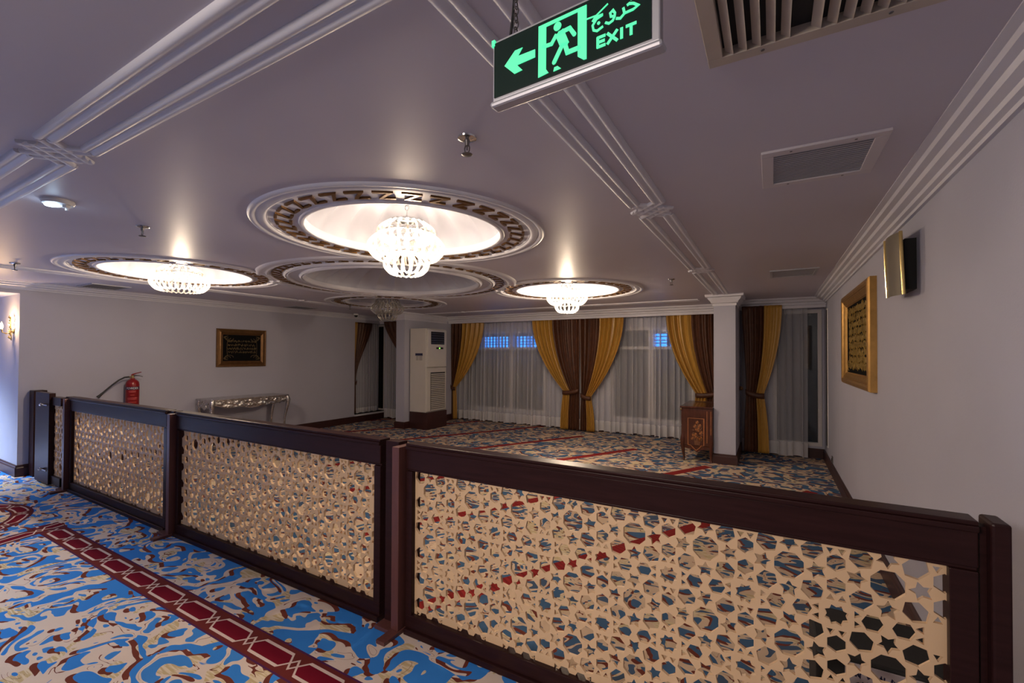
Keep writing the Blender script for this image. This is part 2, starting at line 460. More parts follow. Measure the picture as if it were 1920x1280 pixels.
# crown moulding, capitals, baseboards
CROWN = [(0, 2.485), (.018, 2.485), (.022, 2.50), (.045, 2.506), (.052, 2.522), (.085, 2.532), (.095, 2.55), (.125, 2.556), (.135, 2.57), (.165, 2.575), (.165, CEIL), (0, CEIL)]
struct(MB().sweep([(-d, z) for d, z in CROWN][::-1], [(WL, -3.6), (WL, LY-.12)]).build('trim_1', M['trim'], smooth=True))
struct(MB().sweep(CROWN, [(WR, -3.6), (WR, AY-.22)]).build('trim_2', M['trim'], smooth=True))
PEL = [(0, 2.415), (.022, 2.415), (.03, 2.46), (.05, 2.468), (.06, 2.50), (.095, 2.512), (.11, 2.545), (.15, 2.555), (.16, CEIL), (-.42, CEIL), (-.42, 2.50), (-.02, 2.50), (-.02, 2.415)]
struct(MB().sweep([(-d, z) for d, z in PEL][::-1], [(PX1, 9.0), (QX0, 9.0)]).build('trim_3', M['trim'], smooth=True))
struct(MB().sweep([(-d*.8, z) for d, z in PEL][::-1], [(QX1, AY-.24), (WR, AY-.24)]).build('trim_4', M['trim'], smooth=True))
struct(MB().sweep([(-d*.7, z) for d, z in PEL][::-1], [(WL, LY-.18), (PX0, LY-.18)]).build('trim_5', M['trim'], smooth=True))
CAP = [(0, 2.41), (.012, 2.41), (.016, 2.445), (.035, 2.455), (.042, 2.475), (.072, 2.51), (.08, 2.535), (.11, 2.545), (.115, CEIL), (0, CEIL)]
struct(MB().sweep(CAP, [(QX0, 8.1), (QX0, 7.56), (QX1, 7.56), (QX1, 8.1)][::-1]).build('trim_6', M['trim'], smooth=True))
CAP2 = [(d*.6, z) for d, z in CAP]
struct(MB().sweep(CAP2, [(PX0, 8.1), (PX0, PY), (PX1, PY), (PX1, 8.9)][::-1]).build('trim_7', M['trim'], smooth=True))
BB = [(0, 0), (.025, 0), (.025, .11), (.018, .125), (.018, .14), (.010, .15), (0, .15)]
struct(MB().sweep(BB, [(WL, LY), (WL, JY), (-12.2, JY)]).build('baseboard_left', M['base']))
struct(MB().sweep(BB, [(WR, -3.6), (WR, AY), (QX1, AY), (QX1, 7.56), (QX0, 7.56), (QX0, BY), (PX1, BY), (PX1, PY), (PX0, PY), (PX0, LY), (WL+.03, LY)]).build('baseboard_right', M['base']))
struct(MB().box(WL-.2, WL+.03, 7.47, LY, .15, .19).build('trim_8', M['trim']))

# double plaster rails with woven knots on the ceiling
RAIL = [(-.040, CEIL), (-.037, CEIL-.010), (-.028, CEIL-.016), (-.014, CEIL-.015), (-.004, CEIL-.006), (.004, CEIL-.006), (.014, CEIL-.015), (.028, CEIL-.016), (.037, CEIL-.010), (.040, CEIL)]
def strip(n, axis, c0, c1, a, b, knots):
    mb = MB(); P = (lambda c, t: (c, t)) if axis == 'y' else (lambda c, t: (t, c))
    cuts = [a]+[q for k in knots for q in (k-.13, k+.13)]+[b]
    for i in range(0, len(cuts), 2):
        for c in (c0, c1): mb.sweep(RAIL, [P(c, cuts[i]), P(c, cuts[i+1])])
    for k in knots:
        e = .035*(1 if c1 > c0 else -1)
        for p, q in ((P(c0, k-.14), P(c1+e, k+.03)), (P(c1, k-.14), P(c0-e, k+.03)), (P(c0-e, k-.03), P(c1, k+.14)), (P(c1+e, k-.03), P(c0, k+.14))):
            mb.sweep(RAIL, [p, q])
    struct(mb.build('trim_%d' % n, M['trim'], smooth=True))
strip(9, 'y', -.735, -.588, -3.6, 7.40, [2.92, 5.25])
strip(10, 'x', .662, .808, -8.5, WR-.17, [-2.86])
strip(11, 'y', -7.235, -7.10, -3.6, 7.36, [4.95])
strip(12, 'x', 7.97, 8.10, -6.9, -1.05, [-5.85, -3.4])

# ceiling rosettes: recessed key ring, opening moulding, scalloped dome
def dome(mb, c, R, h, n, z0, lobes, amp):
    K = 14; vs = []
    for j in range(K+1):
        t = j/K; r = R*cos(t*pi/2)**.8 if j < K else 0
        for i in range(n):
            a = 2*pi*i/n
            s = abs(sin(a*lobes/2)); e = amp*(1-s)*(1-t)*t*3
            vs.append((c[0]+(r-e)*cos(a), c[1]+(r-e)*sin(a), z0+h*sin(t*pi/2)-amp*.5*(1-s)*(1-t)))
    fs = [(j*n+i, j*n+(i+1) % n, (j+1)*n+(i+1) % n, (j+1)*n+i) for j in range(K) for i in range(n)]
    mb.add(vs, fs)
def in_c(x, y, c, r): return (x-c[0])**2+(y-c[1])**2 < r*r
def ring_arc(mb, c, prof, n, avoid):
    rm = sum(p[0] for p in prof)/len(prof); st = 2*pi/n; run = None
    ok = [not any(in_c(c[0]+rm*cos(i*st), c[1]+rm*sin(i*st), q, r) for q, r in avoid) for i in range(n)]
    if all(ok): mb.lathe(prof, n, (*c, 0)); return
    s0 = next(i for i in range(n) if ok[i] and not ok[i-1]); i = s0
    while i < s0+n:
        if ok[i % n]:
            j = i
            while j+1 < s0+n and ok[(j+1) % n]: j += 1
            if j > i: mb.lathe(prof, j-i, (*c, 0), i*st, j*st)
            i = j+1
        else: i += 1
def keys(c, r0, r1, z, n, avoid=()):
    mb = MB(); st = 2*pi/n
    for i in range(n):
        a = i*st
        if any(in_c(c[0]+r1*cos(a), c[1]+r1*sin(a), q, r) for q, r in avoid): continue
        def pol(t, r): return (c[0]+r*cos(a-t*st), c[1]+r*sin(a-t*st))
        pts = [pol(.60, r1), pol(.30, r1), pol(0, r1), pol(.20, (r0+r1)/2), pol(.42, r0), pol(.15, r0), pol(-.16, r0)]
        mb.ribbon(pts, .020, XY, z-.012, z+.002)
    return mb
RINGZ = CEIL+.008
for k, c in enumerate(ROS):
    mb = MB()
    mb.lathe([(RH+.002, CEIL-.002), (RH+.002, RINGZ+.02), (.725, RINGZ+.02), (.725, RINGZ), (RH-.012, RINGZ), (RH-.012, CEIL-.002)], 96, (*c, 0))
    mb.lathe([(.765, RINGZ), (.758, RINGZ-.010), (.745, RINGZ-.016), (.727, RINGZ-.012), (.72, RINGZ), (.72, RINGZ+.05), (.765, RINGZ+.03)], 96, (*c, 0))
    ring_arc(mb, c, [(RH-.004, CEIL), (RH, CEIL-.008), (RH+.014, CEIL-.014), (RH+.03, CEIL-.009), (RH+.042, CEIL-.011), (RH+.058, CEIL-.006), (RH+.075, CEIL-.016), (RH+.098, CEIL-.012), (RH+.108, CEIL)], 120, [(RC, RCH+.02)])
    o = struct(mb.build('trim_%d' % (13+k), M['trim'], smooth=True))
    d = MB(); dome(d, c, .735, .36, 144, RINGZ+.03, 16, .05); d.build('dome', M['dome'], o, smooth=True)
    keys(c, .810, .905, RINGZ, 34).build('key_relief', M['gilt'], o)
mb = MB()
AV = [(q, RH+.005) for q in ROS]
mb.lathe([(RCH+.002, CEIL-.002), (RCH+.002, RINGZ+.02), (1.09, RINGZ+.02), (1.09, RINGZ), (RCH-.012, RINGZ), (RCH-.012, CEIL-.002)], 160, (*RC, 0))
for r in (1.27, 1.10):
    mb.lathe([(r+.035, RINGZ), (r+.03, RINGZ-.012), (r+.012, RINGZ-.026), (r-.006, RINGZ-.018), (r-.014, RINGZ-.026), (r-.026, RINGZ-.012), (r-.03, RINGZ), (r-.03, RINGZ+.03), (r+.035, RINGZ+.03)], 160, (*RC, 0))
ring_arc(mb, RC, [(RCH-.004, CEIL), (RCH, CEIL-.008), (RCH+.02, CEIL-.016), (RCH+.035, CEIL-.010), (RCH+.05, CEIL-.013), (RCH+.075, CEIL-.012), (RCH+.095, CEIL-.020), (RCH+.125, CEIL-.014), (RCH+.14, CEIL)], 200, [(q, RH+.02) for q in ROS])
o = struct(mb.build('trim_17', M['trim'], smooth=True))
d = MB(); dome(d, RC, 1.09, .30, 240, RINGZ+.02, 24, .06); d.build('dome', M['dome'], o, smooth=True)
keys(RC, 1.325, 1.415, RINGZ, 54).build('key_relief', M['gilt'], o)

# ------------------------------------------------------------------ chandeliers
LOOPS = {}
def loop_mesh(h, bow, w):
    pts = []
    K = 9
    for s in (-1, 1):
        seq = range(K+1) if s < 0 else range(K, -1, -1)
        for j in seq:
            t = j/K; pts.append((bow*sin(t*pi*.86)*1.0-.012*t, s*w*(.55+.45*sin(t*pi)), -h*t))
        if s < 0: pts.append((-.004, 0, -h*1.07))
    return MB().tube(pts, .0082, 6)
def chandelier(c, label, lit, tiers=3, power=1.0):
    t = thing('chandelier', label, 'chandelier', (*c, CEIL))
    z = .115
    MB().lathe([(0, z+.012), (.07, z+.010), (.085, z), (.085, z-.018), (.05, z-.022), (0, z-.022)], 32, closed=False).build('ceiling_plate', M['chrome'], t, smooth=True)
    st = MB().tube([(0, 0, z), (0, 0, z+.075)], .005)
    st.build('stem', M['chrome'], t, smooth=True)
    rg = MB(); P = [(.019*cos(a), 0, z+.095+.022*sin(a)) for a in [2*pi*i/20 for i in range(21)]]; rg.tube(P, .0035, 6)
    P = [(0, .019*cos(a), z+.13+.022*sin(a)) for a in [2*pi*i/20 for i in range(21)]]; rg.tube(P, .0035, 6)
    rg.tube([(0, 0, z+.15), (0, 0, .395)], .004)
    rg.build('hanging_chain', M['chrome'], t, smooth=True)
    spec = [(.145, .085, .145, .082, 20, .034), (.205, -.005, .185, .09, 28, .036), (.10, -.15, .155, .075, 16, .033)][:tiers]
    for r, z0, h, bow, n, lw in spec:
        fr = MB(); fr.lathe([(r-.008, z0), (r+.004, z0), (r+.004, z0+.012), (r-.008, z0+.012)], 48)
        for q in range(4):
            a = q*pi/2+.3; fr.tube([(r*cos(a), r*sin(a), z0+.006), (.02*cos(a), .02*sin(a), z0+.02)], .003, 6)
        fr.tube([(0, 0, z0+.02), (0, 0, z-.015)], .006, 6)
        fo = fr.build('tier_frame', M['chrome'], t, smooth=True)
        key = (r, h)
        if key not in LOOPS:
            LOOPS[key] = loop_mesh(h, bow, lw).build('glass_loop', M['loop'], None, smooth=True); proto = LOOPS[key]; first = True
        else: first = False
        for i in range(n):
            lo = LOOPS[key] if (first and i == 0) else LOOPS[key].copy()
            if lo.name not in COL.objects: COL.objects.link(lo)
            lo.parent = fo; a = 2*pi*i/n
            lo.location = (r*cos(a), r*sin(a), z0); lo.rotation_euler = (0, 0, a)
    for i in range(4):
        a = pi/4+i*pi/2
        bm = MB(); bm.lathe([(0, .03), (.012, .028), (.021, .012), (.021, -.006), (.012, -.03), (.0, -.036)], 14, closed=False)
        bm.build('bulb', M['bulb'] if lit else M['bulboff'], t, smooth=True, loc=(.10*cos(a), .10*sin(a), -.045))
    if lit:
        for dz, e in ((-.10, .5), (-.19, .5)):
            ld = bpy.data.lights.new('bulb_glow', 'POINT'); ld.energy = CHAND_W*e*power; ld.color = (1.0, .78, .57); ld.shadow_soft_size = .05
            lo = bpy.data.objects.new('bulb_glow', ld); COL.objects.link(lo); lo.parent = t; lo.location = (0, 0, dz)
    return t
chandelier(ROS[0], 'lit glass-loop chandelier nearest the exit sign, hanging from the large near dome', True)
chandelier(ROS[1], 'lit glass-loop chandelier with only two tiers, in the dome nearest the fire extinguisher wall', True, 2)
chandelier(ROS[2], 'lit glass-loop chandelier in front of the curtained window bay', True, 3, 1.9)
chandelier(ROS[3], 'unlit glass-loop chandelier in the far dome above the air conditioner', False)

# ------------------------------------------------------------------ partition
PP = .297
def ngon(cx, cy, r, n, rot, sx=1.0, sy=1.0, tilt=0.0):
    o = []
    for i in range(n):
        a = rot+2*pi*i/n; x, y = r*cos(a)*sx, r*sin(a)*sy
        o.append((cx+x*cos(tilt)-y*sin(tilt), cy+x*sin(tilt)+y*cos(tilt)))
    return o
def star(cx, cy, r0, r1, n, rot):
    return [(cx+(r0 if i % 2 == 0 else r1)*cos(rot+pi*i/n), cy+(r0 if i % 2 == 0 else r1)*sin(rot+pi*i/n)) for i in range(2*n)]
def clip(h, x0, x1, z0, z1):
    for ax, lim, sg in ((0, x0, 1), (0, x1, -1), (1, z0, 1), (1, z1, -1)):
        o = []
        for i, p in enumerate(h):
            q = h[i-1]; ip, iq = sg*(p[ax]-lim) >= 0, sg*(q[ax]-lim) >= 0
            if ip != iq:
                t = (lim-q[ax])/(p[ax]-q[ax]); o.append((q[0]+(p[0]-q[0])*t, q[1]+(p[1]-q[1])*t))
            if ip: o.append(p)
        h = o
        if not h: return []
    return h
def lattice_holes(x0, x1, z0, z1, ox, oz):
    H = []; P = PP
    for i in range(int((x0-ox)/P)-2, int((x1-ox)/P)+3):
        for j in range(int((z0-oz)/P)-2, int((z1-oz)/P)+3):
            cx, cz = ox+i*P, oz+j*P
            L = [ngon(cx, cz, .178*P, 8, pi/8)]
            for q in range(4):
                a = q*pi/2
                L.append(star(cx+.300*P*cos(a), cz+.300*P*sin(a), .116*P, .061*P, 5, a+pi))
                b = a+pi/4
                L.append(ngon(cx+.355*P*cos(b), cz+.355*P*sin(b), .122*P, 6, 0, 1.12, 1.0, b))
            mx, mz = cx+.5*P, cz+.5*P
            L.append(star(mx, mz, .132*P, .098*P, 8, pi/8))
            for s in (-1, 1):
                L.append(ngon(mx, cz+s*.145*P, .110*P, 6, pi/2, 1.0, 1.0)); L.append(ngon(cx+s*.145*P+.0*P, mz, .110*P, 6, 0))
                for u in (-1, 1):
                    L.append(ngon(mx+u*.060*P, cz+s*.295*P, .050*P, 3, pi/2 if s < 0 else -pi/2))
                    L.append(ngon(cx+s*.295*P, mz+u*.060*P, .050*P, 3, pi if s > 0 else 0))
            for h in L:
                e = .003
                if all(x0+e < p[0] < x1-e and z0+e < p[1] < z1-e for p in h): H.append(h)
                elif len(h) < 10:
                    h = clip(h, x0+e, x1-e, z0+e, z1-e)
                    if len(h) > 2 and abs(sum(h[k][0]*h[(k+1) % len(h)][1]-h[(k+1) % len(h)][0]*h[k][1] for k in range(len(h)))) > 2e-4: H.append(h)
    return H
def lattice(x0, x1, z0, z1, ox, oz):
    vs, fs = curve_plate([[(x0, z0), (x1, z0), (x1, z1), (x0, z1)]]+lattice_holes(x0, x1, z0, z1, ox, oz), -.0075, .0075)
    return MB().add([(v[0], -v[2], v[1]) for v in vs], fs)
def panel(x0, x1, label, sl=.045, sr=.055, top=1.12, y=FY):
    """x0..x1 outer frame"""
    t = thing('partition_panel', label, 'partition', (x0, y, 0), group='lattice partition panels'); Wd = x1-x0
    r = MB(); r.box(0, Wd, -.038, .038, .968, 1.085); r.box(0, Wd, -.050, .050, 1.085, 1.105); r.box(0, Wd, -.044, .044, 1.105, top)
    r.box(0, Wd, -.028, .028, .955, .968); r.build('top_rail', M['wood'], t, bevel=.004)
    r = MB(); r.box(0, Wd, -.038, .038, .035, .112); r.box(0, Wd, -.055, .055, .0, .035); r.build('bottom_rail', M['wood'], t, bevel=.004)
    MB().box(0, sl, -.037, .037, .112, .955).build('stile', M['wood'], t, bevel=.003)
    MB().box(Wd-sr, Wd, -.037, .037, .112, .955).build('stile', M['wood'], t, bevel=.003)
    ox = ((-1.727-x0) % PP)
    lattice(sl-.004, Wd-sr+.004, .108, .972, ox, .548).build('lattice_screen', M['lattice'], t)
    return t
panel(-7.24, -4.85, 'lattice partition panel leftmost, in front of the fire extinguisher')
panel(-4.67, -2.10, 'middle lattice partition panel, in front of the silver console table')
panel(-1.885, .575, 'lattice partition panel nearest the camera, ending at the right wall', sr=.07)
def post(xc, label):
    t = thing('partition_post', label, 'post', (xc, 1.98, 0), group='reddish partition posts')
    MB().box(-.105, .0, .045, .12, .022, 1.115).build('back_channel', M['wood'], t)  # recessed part of the post, its shade put in as darker wood
    MB().box(.0, .055, -.01, .14, .022, 1.098).build('flange', M['mahog'], t, bevel=.003)
    MB().box(-.115, .0, -.03, .20, 0, .022).add(*[[(-.0, -.125, 0), (.065, -.125, 0), (.065, .2, 0), (0, .2, 0), (0, -.125, .022), (.065, -.125, .022), (.065, .2, .022), (0, .2, .022)], [(0, 3, 2, 1), (4, 5, 6, 7), (0, 1, 5, 4), (1, 2, 6, 5), (2, 3, 7, 6), (3, 0, 4, 7)]]).build('floor_foot', M['mahog'], t, bevel=.002)
    t.scale = (1, 1, 1)
    return t
post(-1.960, 'reddish partition post with floor foot, between middle and nearest lattice panels')
post(-4.745, 'reddish partition post with floor foot, between leftmost and middle lattice panels')
post(-7.315, 'reddish partition post at the gate, left of the leftmost lattice panel')
t = thing('end_post', 'dark wooden end post of the partition standing against the right wall', 'post', (.6, 2.0, 0))
MB().box(-.002, .046, -.01, .10, 0, 1.125).build('post_body', M['wood'], t, bevel=.008)
MB().box(-.018, -.002, .03, .07, .04, 1.10).build('edge_strip', M['wood'], t)
t = thing('gate_leaf', 'narrow dark wooden gate with lattice strip and silver bolts, by the passage opening', 'gate', (-8.22, 1.98, 0))
MB().box(0, .50, -.025, .035, .02, 1.145).build('board', M['wood'], t, bevel=.004)
MB().box(.50, .80, .0, .07, 1.0, 1.10).build('top_rail', M['wood'], t, bevel=.003)
MB().box(.50, .80, .0, .07, .03, .13).build('bottom_rail', M['wood'], t, bevel=.003)
lattice(.49, .79, .12, 1.01, .12, .548).build('lattice_screen', M['lattice'], t, loc=(0, .035, 0))
for z in (1.0, .20):
    b = MB(); b.tube([(.30, -.045, z), (.52, -.045, z)], .008); b.lathe([(0, .02), (.014, .014), (.02, 0), (.014, -.014), (0, -.02)], 12, (.33, -.055, z), closed=False)
    b.box(.34, .37, -.05, -.02, z-.012, z+.012)
    b.build('bolt', M['chrome'], t, smooth=True)
t = thing('wall_post', 'dark wooden partition post fixed to the left wall beside the passage opening', 'post', (WL, 2.0, 0))
MB().box(.026, .20, 0, .13, 0, 1.14).build('post_body', M['wood'], t, bevel=.004)
MB().box(0, .026, .02, .11, .16, 1.12).build('wall_batten', M['wood'], t)

# ------------------------------------------------------------------ exit sign
ex0, ex1 = Vector((-.556, .868, 0)), Vector((-.176, .845, 0))
SZ = 2.217
ang = atan2((ex1-ex0).y, (ex1-ex0).x)
t = thing('exit_sign', 'hanging green and black illuminated exit sign with running figure and arrow', 'sign', (ex0.x, ex0.y, SZ), ang)
EW, EH = (ex1-ex0).length, .120
h = MB(); h.box(0, EW, 0, .022, .013, .022+EH+.012); h.build('housing', M['alu'], t, bevel=.003)
h = MB(); h.box(-.004, EW+.006, -.007, .026, 0, .013); h.build('bottom_rail', M['alu'], t, bevel=.006)
fx0, fx1, fz0, fz1 = .006, EW-.016, .021, .022+EH+.004
fW, fH = fx1-fx0, fz1-fz0
fc = MB().box(fx0, fx1, -.003, .0, fz0, fz1).build('sign_face', M['signface'], t)
def uv(p): return (fx0+p[0]*fW, fz0+p[1]*fH)
g = MB()
def poly(p): g.prism([uv(q) for q in p], XZ, -.0042, -.003)
def stroke(p, wd): g.ribbon([uv(q) for q in p], wd*.72, XZ, -.0042, -.003)
def dot(p, r): x, z = uv(p); r *= .72; g.prism([(x+r*cos(a), z+r*sin(a)) for a in [2*pi*i/18 for i in range(18)]], XZ, -.0042, -.003)
poly([(.082, .503), (.157, .289), (.215, .303), (.177, .427), (.305, .434), (.305, .572), (.183, .583), (.216, .701), (.16, .703)])
poly([(.327, .053), (.398, .073), (.38, .151), (.381, .875), (.329, .937)])
poly([(.329, .937), (.381, .875), (.586, .885), (.64, .939)])
poly([(.586, .885), (.586, .15), (.623, .06), (.64, .058), (.64, .939)])
dot((.456, .797), .0125)
g.build('pictogram', M['exitgreen'], fc); g = MB()
for p in ((.472, .668), (.535, .680), (.564, .545), (.417, .543), (.366, .552), (.521, .289), (.592, .290), (.434, .21), (.488, .45), (.511, .44)): dot(p, .0062)
stroke([(.462, .665), (.535, .680), (.564, .545)], .0125)
stroke([(.468, .690), (.505, .42)], .028)
stroke([(.451, .669), (.417, .543), (.366, .552)], .0115)
stroke([(.502, .47), (.521, .289), (.592, .290)], .0135)
stroke([(.492, .47), (.434, .21)], .0135)
poly([(.430, .059), (.480, .065), (.458, .127), (.436, .125)])
g.build('running_figure', M['exitgreen'], fc); g = MB()
stroke([(.676, .615), (.690, .665), (.737, .663)], .0068); stroke([(.735, .660), (.700, .635), (.676, .555), (.682, .473), (.703, .440), (.738, .474)], .0062); dot((.712, .555), .0045)
stroke([(.803, .560), (.783, .575), (.779, .635), (.794, .661), (.806, .607), (.803, .546), (.793, .5), (.772, .480), (.750, .519)], .0062)
stroke([(.852, .633), (.859, .535), (.836, .485), (.812, .511)], .0068)
stroke([(.872, .640), (.885, .655), (.908, .630), (.933, .570), (.906, .540), (.852, .537)], .0066); dot((.897, .72), .0045)
stroke([(.640, .701), (.697, .692), (.766, .800)], .0038)
g.build('arabic_lettering', M['exitgreen'], fc); g = MB()
z0, z1 = .160, .335
for p in ([(.707, z0), (.707, z1)], [(.702, z1-.014), (.752, z1-.014)], [(.702, .247), (.748, .247)], [(.702, z0+.014), (.752, z0+.014)],
          [(.762, z0), (.820, z1)], [(.762, z1), (.820, z0)], [(.843, z0), (.843, z1)], [(.866, z1-.014), (.924, z1-.014)], [(.895, z0), (.895, z1)]):
    stroke(p, .0078)
g.build('exit_lettering', M['exitgreen'], fc)
MB().box(.0, .008, -.005, .003, .022+EH-.002, .022+EH+.012).build('indicator_lamp', M['exitgreen'], t)
c = MB(); zt = .022+EH+.012
zz = zt; i = 0
while zz < CEIL-SZ-.012:
    a = [(.0065*cos(q), 0, zz+.009+.0105*sin(q)) if i % 2 else (0, .0065*cos(q), zz+.009+.0105*sin(q)) for q in [2*pi*k/14 for k in range(15)]]
    c.tube([(x+.056, y+.011, z) for x, y, z in a], .0016, 5); zz += .0155; i += 1
c.build('hanging_chain', M['steel'], t, smooth=True)
MB().tube([(.040, .011, zt-.004), (.048, .011, zt+.05), (.058, .016, CEIL-SZ)], .0032, 8).build('power_cable', M['rubber'], t, smooth=True)
c2 = MB(); zz = zt; i = 0
while zz < CEIL-SZ-.012:
    a = [(.0065*cos(q), 0, zz+.009+.0105*sin(q)) if i % 2 else (0, .0065*cos(q), zz+.009+.0105*sin(q)) for q in [2*pi*k/14 for k in range(15)]]
    c2.tube([(x+EW-.05, y+.011, z) for x, y, z in a], .0016, 5); zz += .0155; i += 1
c2.build('hanging_chain', M['steel'], t, smooth=True)

# ------------------------------------------------------------------ ceiling fittings
def vent(name_label, x0, x1, y0, y1, bl_axis, pitch, fw_, mf, mb_, miss=None, dpt=.012):
    t = thing('air_vent', name_label, 'vent', (x0, y0, CEIL)); a, b = x1-x0, y1-y0
    f = MB(); f.box(0, a, 0, fw_, -dpt, 0); f.box(0, a, b-fw_, b, -dpt, 0); f.box(0, fw_, fw_, b-fw_, -dpt, 0); f.box(a-fw_, a, fw_, b-fw_, -dpt, 0)
    f.build('frame', mf, t, bevel=.002)
    MB().box(fw_, a-fw_, fw_, b-fw_, -.002, 0).build('duct_shade_plate', M['black'], t)  # flat black plate standing in for the shade behind the blades
    s = MB(); L = (a if bl_axis == 'y' else b)-2*fw_; n = int(L/pitch)
    for i in range(n):
        if miss is not None and i == miss: continue
        q = fw_+(i+.5)*L/n; d = pitch*.33
        th = .0025
        if bl_axis == 'y': s.add([(q-d, fw_, -dpt*.45), (q+d, fw_, -dpt), (q+d, fw_, -dpt+th), (q-d, fw_, -dpt*.45+th), (q-d, b-fw_, -dpt*.45), (q+d, b-fw_, -dpt), (q+d, b-fw_, -dpt+th), (q-d, b-fw_, -dpt*.45+th)], [(0, 1, 2, 3), (7, 6, 5, 4), (0, 4, 5, 1), (1, 5, 6, 2), (2, 6, 7, 3), (3, 7, 4, 0)])
        else: s.box(fw_, a-fw_, q-d, q+d, -.008, -.006)
    s.build('louvre_blades', mb_, t)
    sc = MB()
    for u, v in ((.25*a, fw_*.5), (.75*a, fw_*.5), (.25*a, b-fw_*.5), (.75*a, b-fw_*.5)): sc.lathe([(0, -dpt-.002), (.005, -dpt-.0015), (.006, -dpt)], 10, (u, v, 0), closed=False)
    sc.build('screws', M['steel'], t)
vent('large dusty beige ceiling vent with a missing blade, right of the exit sign', -.168, .42, .95, 1.525, 'y', .034, .042, M['ventbeige'], M['ventbeige'], miss=5, dpt=.03)
vent('square pale grey ceiling vent with fine louvres, between the large vent and the wall picture', -.04, .43, 2.34, 2.83, 'x', .022, .05, M['ventwhite'], M['ventgrey'])
vent('far narrow grey ceiling vent near the right pier and right alcove', -.018, .435, 5.66, 6.15, 'x', .02, .03, M['ventgrey'], M['ventgrey'])
vent('dark ceiling vent near the left wall, above the fire extinguisher', -8.40, -7.86, 2.38, 2.81, 'x', .03, .02, M['ventgrey'], M['steel'])
vent('dark ceiling vent near the left wall, beyond the framed picture', -8.42, -8.0, 5.46, 5.95, 'x', .03, .02, M['ventgrey'], M['steel'])
SP = None
def sprinkler(x, y, label):
    global SP
    if SP is None:
        t = thing('sprinkler', label, 'sprinkler', (x, y, CEIL), group='ceiling fire sprinklers')
        MB().lathe([(0, 0), (.042, 0), (.04, -.006), (.022, -.013), (.0, -.014)], 24, closed=False).build('escutcheon', M['chrome'], t, smooth=True)
        b = MB(); b.tube([(0, 0, -.012), (0, 0, -.036)], [.012, .009], 12)
        for s in (-1, 1): b.tube([(s*.007, 0, -.03), (s*.013, 0, -.045), (s*.011, 0, -.06), (s*.003, 0, -.07)], .003, 6)
        b.tube([(0, 0, -.036), (0, 0, -.055)], .003, 6); b.build('frame_arms', M['steel'], t, smooth=True)
        MB().lathe([(0, -.068), (.02, -.070), (.024, -.073), (.02, -.076), (0, -.077)], 16, closed=False).build('deflector', M['steel'], t, smooth=True)
        SP = t
    else:
        t = copy_tree(SP); t.location = (x, y, CEIL); t['label'] = label
sprinkler(-1.13, 1.563, 'fire sprinkler between the exit sign and the near dome')
sprinkler(-4.0, 1.49, 'fire sprinkler right of the lit emergency light')
sprinkler(-6.83, 1.454, 'leftmost fire sprinkler at the picture edge, left of the two-tier chandelier')
sprinkler(-1.057, 5.714, 'fire sprinkler right of the chandelier by the window bay')
sprinkler(-7.0, 5.9, 'small far fire sprinkler left of the unlit chandelier')
t = thing('emergency_light', 'round white ceiling light with a glowing cool oval lamp, upper left', 'light', (-3.78, .98, CEIL), radians(35))
MB().lathe([(0, 0), (.075, 0), (.078, -.012), (.07, -.026), (.0, -.030)], 36, closed=False).build('housing', M['plasticw'], t, smooth=True)
l = MB(); l.lathe([(0, -.0345), (.030, -.034), (.034, -.028)], 28, closed=False); l.v = [(x*1.25-.03, y*.9, z) for x, y, z in l.v]; l.build('lamp_lens', M['led'], t, smooth=True)
MB().box(.035, .060, -.016, .016, -.045, -.026).build('sensor', M['plasticw'], t, bevel=.004)
MB().lathe([(0, -.05), (.008, -.048), (.009, -.026)], 12, (.018, .04, 0), closed=False).build('test_button', M['plasticw'], t, smooth=True)
ld = bpy.data.lights.new('emergency_glow', 'POINT'); ld.energy = EMERG_W; ld.color = (.6, .8, 1.0); ld.shadow_soft_size = .03
lo = bpy.data.objects.new('emergency_glow', ld); COL.objects.link(lo); lo.parent = t; lo.location = (-.03, 0, -.07)
t = thing('security_camera', 'small white dome security camera at the end of the left wall crown', 'camera', (-8.36, 7.22, CEIL))
MB().lathe([(0, 0), (.055, 0), (.055, -.03), (.045, -.035), (0, -.035)], 24, closed=False).build('housing', M['plasticw'], t, smooth=True)
MB().lathe([(.04, -.033), (.037, -.055), (.02, -.075), (0, -.08)], 24, closed=False).build('dark_dome', M['black'], t, smooth=True)

